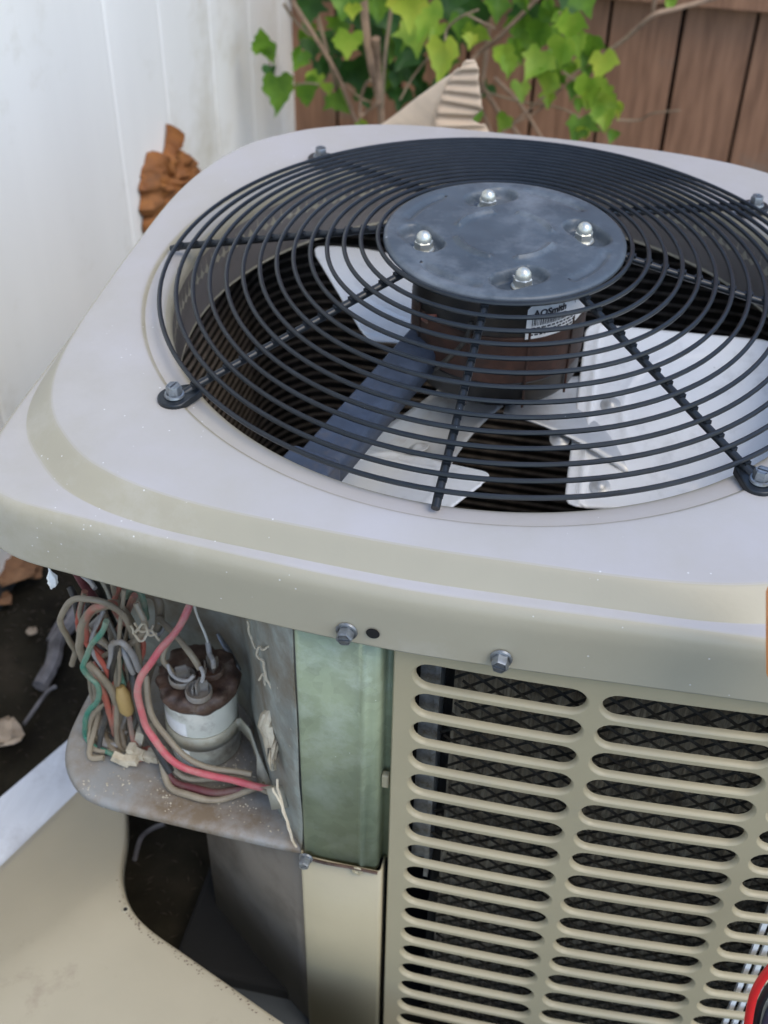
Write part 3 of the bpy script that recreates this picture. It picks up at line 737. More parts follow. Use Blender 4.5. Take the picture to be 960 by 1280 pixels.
# --- fan: hub, spider arms, three pressed blades with rivets
hub = obj('fan_hub', MB().lathe((CX, CY, 0), [(0.001, 0.95), (0.42, 0.95), (0.45, 0.5), (0.8, 0.42), (0.85, 0.05), (0.7, -0.1), (0.001, -0.1)], 32), RUSTY, ac)
def blade(az, uin=2.55):
    u = Vector((math.cos(az), math.sin(az), 0)); v = Vector((-u.y, u.x, 0)); c = Vector((CX, CY, 0))
    def pt(uu, vv, dz=0):
        z = -0.15+0.36*vv+0.02*(uu-5)*vv*0.3 - 0.012*(vv*vv) + dz
        return c+u*uu+v*vv+Vector((0, 0, z))
    NU, NV = 90, 60; rows = []
    for j in range(NV+1):
        row = []; v0 = j/NV; vv = -3.3+6.35*v0
        rmax = 9.0; umax = math.sqrt(rmax**2-vv*vv)
        cr = 0.45
        e = min(vv+3.3, 3.05-vv); sh = 0 if e > cr else cr-math.sqrt(max(0, cr*cr-(cr-e)**2))
        for i in range(NU+1):
            uu = (uin+sh*0.8)+(umax-sh*1.4-uin-sh*0.8)*i/NU
            vv = 3.05-(6.35-0.6*max(0, uu-2.5)/5.5)*(1-v0)
            dz = 0
            # pressed beads: a straight one near the root and a looped one
            dz += 0.06*math.exp(-((uu-uin-0.42)/0.08)**2)
            d = abs(math.hypot((uu-6.2)/1.0, (vv-0.1)/0.95)-2.3); dz += 0.05*math.exp(-(d/0.10)**2)*(1 if uu < 6.2 else 0)
            row.append(pt(uu, vv, dz))
        rows.append(row)
    b = obj('fan_blade', MB().grid(rows), ALU, ac, angle=50, solid=0.04)
    for uu, vv in [(3.55, 0.1), (2.2, -1.25), (3.5, -2.55)]:
        p = pt(uu, vv); n = (Vector((0, 0, 1))-v*0.36).normalized()
        obj('rivet', MB().lathe(p, [(0.3, 0.0), (0.3, 0.03), (0.2, 0.05), (0.15, 0.1), (0.07, 0.14), (0.001, 0.15)], 18, n), SPIDER, b)
    # spider arm
    rows = []
    for j in range(13):
        t = j/12; row = []
        for i in range(15):
            s = i/14; uu = 0.5+(3.9)*s
            hw = 1.0+0.95*s*s
            vv = -0.2+(t*2-1)*hw; z = 0.15*(1-s)+s*(0.36*vv-0.22)-0.05*(1-s)
            z += -0.14*math.cos((t*2-1)*PI/2)*(1-s*0.5)
            row.append(c+u*uu+v*vv+Vector((0, 0, z)))
        rows.append(row)
    obj('spider_arm', MB().grid(rows), SPIDER, ac, angle=50, solid=0.05)
for k in range(3): blade(math.radians(2+120*k), (2.55, 2.55, 4.0)[k])

# --- navy conduit cover from the rim to the motor
def bar_between(a, b, w, h, nseg=10):
    a, b = Vector(a), Vector(b); t = (b-a).normalized(); s = t.cross(Vector((0, 0, 1))).normalized(); n = s.cross(t)
    rows = []
    prof = [(-w/2, -h), (-w/2, -0.08), (-w/2+0.08, 0), (w/2-0.3, 0.0), (w/2-0.1, -0.06), (w/2, -0.18), (w/2, -h)]
    for k in range(nseg+1):
        p = a.lerp(b, k/nseg); rows.append([p+s*x+n*y for x, y in prof])
    return rows, t, s, n
rows, t_, s_, n_ = bar_between((-3.5, 4.1, 2.35), (-1.72, 10.9, 2.5), 1.12, 0.7)
obj('conduit_cover', MB().grid(rows), NAVY, ac, angle=40, solid=0.05)
c = Vector((-3.55, 3.95, 2.1))
obj('conduit_foot', MB().box(c, (1.35, 0.8, 0.9), Matrix.Rotation(-0.26, 3, 'Z')), NAVY, ac, bevel=0.12, smooth=False)
c = Vector((-2.65, 5.6, 2.05))
mb = MB().box(c, (0.16, 0.75, 0.3), Matrix.Rotation(-0.2, 3, 'Z')); mb.box(c+Vector((-0.25, -0.1, 0.05)), (0.5, 0.12, 0.16)); mb.box(c+Vector((-0.2, 0.3, 0.05)), (0.45, 0.1, 0.12))
obj('cable_clip', mb, BLACK, ac, bevel=0.03, smooth=False)
obj('motor_lead', MB().tube(smooth_path([(-2.0, 10.4, 2.6), (-1.7, 10.0, 3.0), (-1.9, 9.8, 3.3), (-1.5, 9.6, 3.5)]), 0.08, 8), W_RED, ac, label='short red motor lead')
obj('motor_lead', MB().tube(smooth_path([(-1.4, 9.2, 2.1), (-1.0, 8.95, 2.7), (-0.6, 8.95, 3.3), (-0.5, 9.1, 3.8)]), 0.07, 8), W_BLACK, ac)

# ------------------------------------------------------------------ wiring corner: capacitor, strap, wires
KX, KY, KR = -6.75, 3.05, 1.04
kz1, kz0 = -5.05, -8.05
cap_o = obj('capacitor', MB().lathe((KX, KY, 0), [(0.001, kz0), (KR-0.1, kz0), (KR, kz0+0.1), (KR, kz1-0.55), (KR, kz1-0.3)], 56), CAN, ac, angle=50, label='silver run capacitor can with rusted lid')
mb = MB(); rows = []
for (r, z, amp) in [(KR+0.02, kz1-0.5, 0.0), (KR+0.1, kz1-0.42, 0.06), (KR+0.14, kz1-0.2, 0.1), (KR+0.08, kz1-0.02, 0.1), (KR-0.12, kz1+0.05, 0.1), (KR-0.3, kz1, 0.08), (KR-0.45, kz1+0.05, 0.12), (KR-0.7, kz1+0.12, 0.14), (0.3, kz1+0.12, 0.12), (0.02, kz1+0.12, 0.05)]:
    row = []
    for j in range(72):
        a = 2*PI*j/72; q = (r*math.cos(a)*2.5, r*math.sin(a)*2.5, z*2.5)
        k = amp*nz(q, 1.4)*1.6
        row.append((KX+(r+k)*math.cos(a), KY+(r+k)*math.sin(a), z+k*0.8-(0.18*max(0, nz((a*2, 3, 1))) if z < kz1-0.4 else 0)))
    rows.append(row)
obj('rusted_lid', MB().grid(rows, closed=True), RUST, cap_o, angle=80)
for i, (px, py) in enumerate([(227, 842), (248, 860), (263, 832)]):
    c = at(px, py, z=kz1+0.35)
    mb = MB().lathe((c.x, c.y, kz1+0.1), [(0.37, 0), (0.38, 0.16), (0.35, 0.2), (0.31, 0.16), (0.30, 0.06), (0.001, 0.05)], 26)
    obj('terminal_cup', mb, SHELF if i < 2 else RUST, cap_o, angle=60)
    mb = MB().box((c.x, c.y, kz1+0.4), (0.3, 0.05, 0.5), Matrix.Rotation(0.5+i, 3, 'Z')); mb.box((c.x+0.12, c.y+0.1, kz1+0.36), (0.22, 0.05, 0.4), Matrix.Rotation(-0.6+i, 3, 'Z'))
    mb.box((c.x-0.14, c.y-0.05, kz1+0.3), (0.05, 0.25, 0.3), Matrix.Rotation(0.2*i, 3, 'Z'))
    obj('terminal', mb, SHELF, cap_o, smooth=False)
def on_can(a, z, d): return (KX+(KR+d)*math.cos(a), KY+(KR+d)*math.sin(a), z)
for (a0, a1, z0, z1) in [(-2.75, -1.65, -6.6, -6.05), (-2.3, -1.65, -7.7, -7.2)]:
    rows = [[on_can(a0+(a1-a0)*j/16, z0+(z1-z0)*k, 0.012) for j in range(17)] for k in (0, 1)]
    obj('label_patch', MB().grid(rows), LABELW, cap_o)
# strap
pts = []
for j in range(26):
    a = -3.5+3.4*j/25; pts.append(Vector(on_can(a, -6.95+0.1*j/25, 0.05)))
pts += [Vector((-5.55, 2.9, -6.75)), Vector((-5.15, 2.55, -6.75)), Vector((-4.8, 2.05, -7.0)), Vector((-4.45, 1.5, -7.5)), at(343, 985, y=0.8), at(350, 1012, y=0.5)]
rows = []
for i, p in enumerate(pts):
    w = 0.28 if i < 28 else 0.28-0.03*(i-28)
    rows.append([p+Vector((0, 0, w)), p+Vector((0, 0, -w))] if i < 29 else [p+Vector((0.22, 0.05, 0.1)), p-Vector((0.22, 0.05, 0.02))])
obj('mounting_strap', MB().grid(rows), STRAP, ac, angle=60, solid=0.04)

def w3(px, py, y):
    p = at(px, py, y=y)
    if p.z < -7.9: p = at(px, py, z=-7.9)
    return p
WR = [ # material, radius, [(px, py, depth y)...], label
 (W_TAN, .13, [(90, 830, 3.4), (93, 816, 3.2), (82, 797, 2.8), (76, 777, 2.5), (82, 759, 2.3), (100, 749, 2.2), (121, 749, 2.2), (141, 759, 2.3), (156, 772, 2.4), (166, 788, 2.6), (171, 806, 2.8), (173, 830, 3.0), (172, 850, 3.2)], 'outermost tan wire looped high over the bundle'),
 (W_TAN, .19, [(127, 842, 2.9), (112, 832, 2.9), (101, 815, 2.8), (98, 797, 2.6), (103, 779, 2.5), (115, 764, 2.4), (135, 758, 2.5), (151, 761, 2.7), (163, 776, 3.0), (168, 800, 3.2)], None),
 (W_RED, .16, [(104, 800, 2.7), (105, 780, 2.5), (111, 767, 2.35), (121, 758, 2.2), (134, 756, 2.3), (146, 760, 2.6), (156, 772, 2.9)], 'short pink red wire inside the loop'),
 (W_TAN, .17, [(112, 828, 2.6), (127, 841, 2.5), (141, 862, 2.5), (147, 887, 2.6), (149, 905, 2.7), (155, 928, 2.7), (166, 944, 2.6), (175, 950, 2.6)], None),
 (W_GREEN, .12, [(131, 776, 2.0), (121, 796, 1.95), (109, 815, 2.0), (103, 830, 2.1), (111, 842, 2.2), (123, 852, 2.2), (126, 866, 2.2), (122, 880, 2.2), (111, 890, 2.2), (105, 903, 2.2), (106, 920, 2.3), (117, 932, 2.4), (135, 940, 2.4), (148, 951, 2.4)], 'green wire snaking down in front'),
 (W_RED, .15, [(118, 826, 2.8), (127, 846, 2.6), (133, 867, 2.5), (137, 889, 2.5), (141, 907, 2.5), (148, 922, 2.6)], 'dusty red wire'),
 (W_PINK, .155, [(243, 738, 3.2), (236, 756, 2.8), (217, 792, 2.3), (194, 822, 1.9), (177, 847, 1.7), (173, 872, 1.6), (179, 896, 1.5), (189, 916, 1.4), (210, 946, 1.25), (250, 968, 1.2), (300, 979, 1.2), (343, 986, 1.3)], 'thick pink wire curving round the capacitor'),
 (W_BLACK, .18, [(160, 800, 3.6), (166, 847, 2.8), (171, 880, 2.4), (182, 913, 2.0), (196, 940, 1.8), (215, 962, 1.6)], None),
 (W_TAN, .13, [(181, 845, 2.6), (184, 876, 2.2), (199, 910, 1.8), (222, 938, 1.5), (262, 962, 1.4), (315, 968, 1.5)], None),
 (W_TAN, .15, [(186, 905, 2.0), (202, 952, 1.7), (220, 985, 1.4), (250, 999, 1.2), (290, 996, 1.2), (330, 980, 1.4)], None),
 (W_MAROON, .17, [(196, 940, 1.9), (218, 972, 1.5), (250, 989, 1.35), (290, 990, 1.3), (330, 982, 1.5)], 'dark maroon wire'),
 (W_TAN, .12, [(190, 930, 2.1), (230, 968, 1.6), (265, 975, 1.5), (300, 975, 1.5), (342, 992, 1.1)], None),
 (W_WHITE, .05, [(240, 742, 3.3), (246, 765, 3.3), (256, 795, 3.3), (261, 808, 3.3)], 'thin bare white wire'),
 (W_GREY, .11, [(259, 803, 3.3), (263, 815, 3.2), (268, 824, 3.0), (270, 834, 2.9)], 'crimp terminal'),
 (W_TAN, .13, [(196, 768, 4.0), (210, 785, 3.3), (226, 803, 2.9), (240, 820, 2.6), (250, 835, 2.5)], None),
 (W_TAN, .12, [(228, 772, 4.0), (219, 792, 3.2), (207, 810, 2.9), (203, 826, 2.7), (212, 838, 2.6), (218, 846, 2.6)], None),
 (W_GREY, .08, [(208, 833, 2.5), (213, 845, 2.35), (222, 851, 2.25), (234, 851, 2.2), (242, 844, 2.3)], None),
 (W_GREY, .09, [(250, 833, 2.45), (253, 842, 2.3), (252, 852, 2.2)], None),
 (W_MAROON, .2, [(92, 708, 3.4), (104, 728, 3.4), (121, 752, 3.5), (137, 788, 3.8), (148, 810, 4.2)], None),
 (W_BLACK, .2, [(108, 712, 3.8), (122, 738, 3.9), (138, 775, 4.0), (150, 815, 4.0), (158, 850, 3.8)], None),
 (W_GREY, .14, [(139, 832, 2.8), (142, 808, 2.5), (152, 801, 2.4), (161, 808, 2.4), (168, 822, 2.5), (173, 838, 2.7)], None),
 (W_GREY, .13, [(152, 805, 2.7), (158, 820, 2.6), (166, 842, 2.7)], None),
 (W_GREEN, .13, [(150, 822, 2.9), (150, 840, 2.8), (156, 858, 2.8)], None),
 (W_GREEN, .13, [(157, 745, 3.6), (166, 737, 3.3), (176, 742, 3.3), (181, 756, 3.4), (182, 775, 3.8)], None),
 (W_TAN, .16, [(140, 722, 3.4), (146, 738, 3.4), (148, 752, 3.5), (150, 770, 3.7)], None),
 (W_RED, .14, [(171, 747, 3.0), (160, 765, 3.1), (150, 785, 3.3), (146, 805, 3.5)], None),
 (W_TAN, .2, [(176, 742, 4.2), (190, 745, 4.0), (200, 756, 3.9), (198, 775, 3.9), (194, 796, 3.9)], None),
 (W_GREY, .08, [(183, 785, 3.8), (190, 796, 3.7), (199, 794, 3.7), (203, 783, 3.8), (196, 780, 3.8)], None),
 (W_TAN, .14, [(118, 852, 3.2), (121, 880, 3.0), (126, 905, 2.9), (136, 930, 2.8), (150, 948, 2.6)], None),
 (W_TAN, .11, [(112, 848, 3.3), (116, 878, 3.2), (120, 905, 3.0), (130, 922, 2.8), (158, 930, 2.8)], None),
 (W_TAN, .13, [(130, 842, 2.8), (146, 862, 2.7), (152, 890, 2.7), (156, 915, 2.7), (166, 935, 2.6)], None),
 (W_RED, .12, [(133, 840, 3.0), (139, 862, 3.0), (144, 890, 3.0), (146, 915, 2.9)], None),
 (W_TAN, .1, [(196, 812, 4.2), (186, 850, 3.8), (182, 885, 3.2), (190, 915, 2.5), (205, 945, 2.2)], None),
 (W_GREY, .1, [(120, 735, 3.0), (112, 725, 3.2), (100, 716, 3.4)], None),
 (W_BLACK, .14, [(88, 735, 3.5), (93, 748, 3.3), (95, 765, 3.2), (99, 790, 3.3)], None),
 (W_BLACK, .16, [(128, 790, 3.6), (133, 815, 3.5), (145, 840, 3.4), (160, 875, 3.2), (170, 900, 2.9)], None),
 (W_TAN, .16, [(146, 812, 3.6), (139, 825, 3.3), (141, 838, 3.1)], 'wire stub with crimped splice'),
]
for mt, r, pts, lab in WR:
    P3 = [w3(px, py, y) for px, py, y in pts]
    P3 = smooth_path(P3, 5)
    P3 = [p+Vector((nz(p*0.9), nz(p*0.9+Vector((7, 0, 0))), nz(p*0.9+Vector((0, 7, 0)))))*0.12 for p in P3]
    obj('wire', MB().tube(P3, [r*0.68*(1+0.12*nz(p*2.5)) for p in P3], 10), mt, ac, label=lab)
random.seed(21)
for k in range(16):
    x0, x1 = random.uniform(96, 176), random.uniform(108, 172)
    y0 = random.uniform(722, 775); ym = random.uniform(800, 870); y1 = random.uniform(905, 948)
    d0 = random.uniform(2.6, 4.2); d1 = random.uniform(2.4, 3.2)
    pts = [(x0, y0, d0), (x0+random.uniform(-24, 20), y0+(ym-y0)*0.5, d0-.2), ((x0+x1)/2+random.uniform(-18, 18), ym, (d0+d1)/2), (x1+random.uniform(-14, 14), (ym+y1)/2, d1), (x1, y1, d1-0.1), (x1+random.uniform(6, 26), y1+5, d1-0.1)]
    P3 = smooth_path([w3(*p) for p in pts], 5)
    r = random.uniform(0.055, 0.10)
    obj('wire', MB().tube(P3, [r*(1+0.12*nz(p*2.5)) for p in P3], 8), random.choice([W_TAN, W_TAN, W_GREY, W_MAROON, W_BLACK, W_TAN, W_RED]), ac)
# yellow wire nut
a, b = w3(150, 858, 2.6), w3(161, 893, 2.4)
obj('wire_nut', MB().tube([a, a.lerp(b, .3), a.lerp(b, .8), b], [.12, .22, .24, .12], 10), mat('ochre_wire_nut', (0.42, 0.28, 0.10), rough=0.6, dirt=(0.3, 0.22, 0.14), dirt_amt=0.4), ac)
# broken connector block on the shelf
mb = MB()
for i in range(6):
    p = w3(152+i*9, 952-1.5*i+3*math.sin(i*2), 2.3-0.02*i)
    mb.box(p+Vector((0, 0, 0.1)), (0.55, 0.22, 0.22), Matrix.Rotation(0.3*math.sin(i*3.1), 3, 'Z') @ Matrix.Rotation(0.4*math.cos(i*2), 3, 'Y'))
p = w3(176, 932, 2.4); mb.box(p+Vector((0, 0, 0.3)), (0.24, 0.24, 0.9), Matrix.Rotation(0.25, 3, 'Y'))
p = w3(168, 944, 2.3); mb.box(p+Vector((0, 0, 0.15)), (0.2, 0.3, 0.5), Matrix.Rotation(-0.3, 3, 'Y'))
obj('connector_block', mb, FLUFF, ac, smooth=False)
# dust and crumbs on the shelf
mb = MB()
for i in range(1500):
    x = random.uniform(-10.4, -3.6); y = random.uniform(0.45, 5.5)
    if x > -4.9+0.0 and y > 3: continue
    if x < -9.8 and y < 1.6: continue
    s = random.uniform(0.012, 0.045); z = -8.08
    v = [(x-s, y, z), (x+s*random.random(), y-s, z), (x+s, y+s*.5, z), (x, y, z+s*random.uniform(.5, 1.3))]
    mb.add(v, [(0, 1, 3), (1, 2, 3), (2, 0, 3)])
obj('shelf_debris', mb, FLUFF, ac, smooth=False, stuff=True)
# torn insulation and webs on the inner wall
def wallpt(px, py, y, off=0.12):
    return at(px, py, y=y)
mb = MB(); rows = []
spine = [(343, 862, 2.2, 2), (346, 878, 2.1, 6), (342, 893, 1.9, 14), (339, 908, 1.75, 17), (343, 922, 1.6, 13), (340, 935, 1.45, 8), (339, 950, 1.3, 5), (341, 962, 1.2, 2)]
for (px, py, y, w) in spine:
    row = []
    for j in range(11):
        t = j/10*2-1
        p = at(px+w*t+3*nz((py*.2, t*3, 0)), py+2*nz((t*4, py*.3, 2)), y=y-0.45-0.3*(1-t*t)+0.25*nz((px*.3+t*3, py*.3, 1)))
        row.append(p)
    rows.append(row)
obj('torn_insulation', MB().grid(rows), FLUFF, ac, angle=30, solid=0.03)
for thr in [[(335, 782, 2.0), (345, 790, 1.9), (342, 805, 1.9), (330, 812, 2.0), (325, 808, 2.1)], [(345, 778, 2.1), (338, 790, 2.0), (347, 797, 1.9)], [(323, 808, 2.1), (322, 822, 2.1), (330, 828, 2.0), (333, 845, 1.9), (340, 860, 1.8)], [(309, 775, 2.6), (313, 795, 2.5), (319, 810, 2.3)], [(324, 850, 2.2), (329, 842, 2.1), (332, 856, 2.0)],
            [(168, 778, 3.0), (178, 790, 3.1), (190, 788, 3.3), (198, 800, 3.4)], [(164, 783, 3.0), (172, 800, 3.0), (182, 796, 3.2), (192, 782, 3.4)], [(168, 790, 2.9), (180, 780, 3.1), (186, 795, 3.2), (196, 792, 3.4)], [(340, 985, 1.0), (352, 1010, .8), (360, 1035, .5), (370, 1060, .2)], [(345, 975, 1.2), (356, 1020, .7), (366, 1050, .3)]]:
    P3 = smooth_path([at(px, py, y=y-0.75) for px, py, y in thr], 5)
    P3 = [p+Vector((0.05*nz(p*4), 0.05*nz(p*5), 0.06*nz(p*6))) for p in P3]
    obj('root_thread', MB().tube(P3, 0.035, 5), FLUFF, ac)
# pale streak of bent metal on the inner wall
a, b = at(272, 792, y=4.6), at(300, 838, y=4.0)
obj('folded_edge', MB().tube([a, a.lerp(b, .5), b], [.05, .11, .05], 8, flat=0.4), ZINC, ac)
# hanging lint
P3 = smooth_path([at(60, 705, y=1.5), at(63, 716, y=1.5), at(66, 726, y=1.5), at(64, 736, y=1.5)], 4)
obj('lint', MB().tube(P3, [.03]*4+[.06, .1, .14, .13, .12, .14, .1, .05, .02], 6), LABELW, ac)

# ------------------------------------------------------------------ removed access cover leaning in front
def cover():
    Rp = [(140, 948, -16.9), (154, 1000, -16.0), (156, 1045, -15.2), (151, 1078, -14.6), (150, 1100, -14.25), (156, 1124, -14.05), (168, 1144, -13.95), (190, 1165, -13.9), (230, 1193, -13.85), (280, 1228, -13.8), (350, 1277, -13.75), (450, 1345, -13.75), (560, 1420, -13.9)]
    Lp = [(-100, 1180, -16.9), (-100, 1202, -16.0), (-100, 1230, -15.2), (-100, 1262, -14.6), (-100, 1285, -14.25), (-100, 1310, -14.05), (-100, 1335, -13.95), (-100, 1365, -13.9), (-100, 1400, -13.85), (-100, 1450, -13.8), (-100, 1530, -13.75), (-60, 1640, -13.75), (0, 1750, -13.9)]
    A = smooth_path([at(px, py, z=z) for px, py, z in Rp], 4); B = smooth_path([at(px, py, z=z) for px, py, z in Lp], 4)
    rows = []
    for a, b in zip(A, B):
        lip = a+Vector((0.12, 0.02, -0.25))
        rows.append([lip, a+Vector((0.05, 0, -0.03))]+[a.lerp(b, t) for t in (0.008, 0.03, 0.1, 0.25, 0.5, 0.75, 1.0)])
    # the skirt that carries it on the ground
    last = rows[-1]; rows.append([Vector((p[0], p[1]-0.3, p[2]-0.6)) for p in last]); rows.append([Vector((p[0], p[1]-0.4, -18.3)) for p in last])
    first = rows[0]; rows.insert(0, [Vector((p[0], p[1]+0.5, -18.3)) for p in first])
    c = root('access_cover', tuple(sum((Vector(p) for p in rows[5]), Vector())/len(rows[5])*1.0), 'removed bent beige metal access cover leaning below the wiring corner', 'cover')
    c.location.z = 0.0; ORG[c] = c.location.copy()
    obj('folded_sheet', MB().grid(rows), COVERP, c, angle=60, solid=0.05)
    p = at(151, 1138, z=-13.93)
    q = at(157, 1137, z=-13.97)
    obj('screw_hole', MB().lathe(q+Vector((0, 0, 0.03)), [(0.001, 0.0), (0.07, 0.0)], 16, (0, 0, 1)), DARK, c)
    obj('hole_rim', MB().lathe(q+Vector((0, 0, 0.01)), [(0.13, 0.0), (0.11, 0.03), (0.07, 0.02)], 20, (0, 0, 1)), COVERP, c)
    for k in range(90):
        t = random.random()**0.7; i = int(14+t*26)
        if i >= len(A): continue
        pp = A[i].lerp(A[min(i+1, len(A)-1)], random.random())+(B[i]-A[i])*random.uniform(0.003, 0.03); s = random.uniform(0.015, 0.045)
        if k == 0: mb2 = MB()
        mb2.add([pp+Vector((-s, 0, .01)), pp+Vector((0, -s, .01)), pp+Vector((s, .3*s, .01)), pp+Vector((0, 0, s*.6))], [(0, 1, 3), (1, 2, 3), (2, 0, 3)])
    obj('rust_crumbs', mb2, RUST, c, smooth=False, stuff=True)
cover()
# white streaked board lying behind it
P4 = [at(-90, 1072, z=-17.3), at(125, 890, z=-17.3), at(150, 948, z=-17.3), at(-90, 1172, z=-17.3)]
mb = MB(); top = P4; bot = [p+Vector((0, 0, -0.7)) for p in P4]
mb.grid([bot, top], closed=True); mb.f.append((4, 5, 6, 7)); mb.f.append((3, 2, 1, 0))
obj('white_board', mb, MARBLE, smooth=False, bevel=0.05, label='smudged white board lying on the soil behind the access cover', cat='board')
# concrete pad under the unit
mb = MB().box((1.6, 12.2, -18.25), (18.4, 24.5, 0.5)); obj('concrete_pad', mb, PAD, smooth=False, bevel=0.1, label='grey concrete pad under the air conditioner', cat='pad')

# ------------------------------------------------------------------ cardboard behind the unit
def cardboard():
    Y = 31.0
    c = root('torn_cardboard', tuple(Vector((at(540, 160, y=Y).x, Y, -GZ))), 'torn tan corrugated cardboard standing behind the unit below the vine', 'cardboard')
    # smooth liner face on the left, folding to the ridged face on the right
    fold = [at(540, 170, y=Y), at(548, 130, y=Y), at(562, 98, y=Y), at(578, 84, y=Y)]
    left = [at(455, 170, y=Y+3.0), at(490, 146, y=Y+2.4), at(530, 115, y=Y+1.6), at(575, 85, y=Y+0.3)]
    A = smooth_path(left, 5); B = smooth_path(fold, 5)
    A = [Vector((A[0].x-5, A[0].y, -18.4))]+A; B = [Vector((B[0].x-0.5, B[0].y, -18.4))]+B
    rows = [[a.lerp(b, t/8)+Vector((0, 0.12*nz((t, i*.4, 0)), 0)) for t in range(9)] for i, (a, b) in enumerate(zip(A, B))]
    obj('smooth_liner', MB().grid(rows), CARD2, c, angle=60, solid=0.12)
    right = [at(614, 170, y=Y+0.6), at(606, 156, y=Y+.6), at(590, 150, y=Y+.6), at(596, 142, y=Y+.5), at(603, 138, y=Y+.5), at(601, 120, y=Y+0.4), at(598, 100, y=Y+0.3), at(599, 86, y=Y+0.2), at(594, 77, y=Y+0.1)]
    foldr = [at(540, 170, y=Y-.1), at(542, 160, y=Y-.1), at(544, 150, y=Y-.1), at(546, 138, y=Y-.1), at(549, 128, y=Y-.1), at(554, 114, y=Y-.1), at(561, 100, y=Y-.1), at(571, 88, y=Y-.1), at(584, 78, y=Y-.1)]
    rows = []
    n = 70
    def samp(L, t):
        k = t*(len(L)-1); i = min(int(k), len(L)-2); return L[i].lerp(L[i+1], k-i)
    for i in range(n+1):
        t = i/n; a, b = samp(foldr, t), samp(right, t)
        r = 0.07*math.sin((a.z+b.z)*0.5*2*PI/0.5)
        rows.append([a.lerp(b, s/8)+Vector((0, -r*(1 if s else .3), 0)) for s in range(9)])
    rows.insert(0, [Vector((p.x, p.y, -18.4)) for p in rows[0]])
    obj('corrugated_face', MB().grid(rows), CARD, c, angle=70, solid=0.1)
cardboard()

# ------------------------------------------------------------------ leafy vine
vine = root('climbing_vine', tuple(Vector((at(475, 150, y=54).x, 54, -GZ))), 'climbing vine with lobed green and yellowing leaves in front of the brown fence', 'plant')
ST = [(STEM, .26, [(452, -60), (455, 0), (458, 40), (464, 80), (473, 120), (477, 150), (478, 230)], 62), (STEM, .26, [(470, 48), (472, 90), (475, 130)], 61.6),
 (STEM, .15, [(350, -40), (365, 0), (390, 40), (420, 90), (440, 140), (449, 165), (452, 220)], 63), (STEMG, .1, [(355, 5), (368, 25), (388, 45)], 63),
 (STEMG, .15, [(394, -30), (396, 12), (405, 50), (414, 82), (420, 110)], 66), (STEMG, .12, [(494, -30), (488, 20), (481, 75), (478, 135)], 61),
 (STEM, .19, [(614, -40), (612, 20), (607, 70), (602, 110), (596, 130)], 66), (STEM, .15, [(604, 110), (625, 142), (650, 170), (670, 200)], 66),
 (STEM, .12, [(618, 97), (650, 130), (680, 178), (690, 200)], 65), (STEM, .15, [(585, 82), (600, 65), (625, 45), (670, 0), (690, -20)], 64),
 (STEM, .15, [(920, -14), (885, 0), (840, 12), (815, 20), (780, 50), (755, 67)], 60), (STEM, .08, [(755, 67), (700, 105), (640, 155), (620, 175)], 62), (STEM, .12, [(822, -20), (815, 22)], 60),
 (STEMG, .07, [(607, 115), (650, 127), (700, 135), (730, 150), (742, 152)], 63), (STEM, .1, [(450, 155), (451, 125), (457, 106), (463, 100)], 61), (STEM, .1, [(450, 146), (458, 140), (472, 130)], 61),
 (STEMG, .07, [(535, 72), (515, 98), (500, 125)], 60), (STEMG, .08, [(558, 60), (558, 38), (575, 22), (598, 12)], 58), (STEMG, .07, [(585, 19), (605, 29), (618, 35)], 58),
 (STEM, .08, [(430, 105), (450, 122), (470, 130)], 64), (STEM, .08, [(600, 130), (612, 160), (622, 178)], 64), (STEMG, .06, [(704, 90), (725, 105), (740, 120)], 59), (STEMG, .06, [(700, 15), (700, 30), (704, 45)], 60),
 (STEMG, .07, [(337, 78), (342, 100), (350, 112), (380, 104), (412, 108)], 61), (STEMG, .07, [(770, 150), (800, 150), (815, 142), (850, 138)], 66), (STEM, .09, [(640, 155), (670, 140), (700, 112), (720, 95)], 66)]
for mt, r, pts, y in ST:
    P3 = smooth_path([at(px, py, y=y-8+0.5*math.sin(i*1.7)) for i, (px, py) in enumerate(pts)], 4)
    obj('stem', MB().tube(P3, [r*(1.05-0.25*i/len(P3)) for i in range(len(P3))], 7), mt, vine)
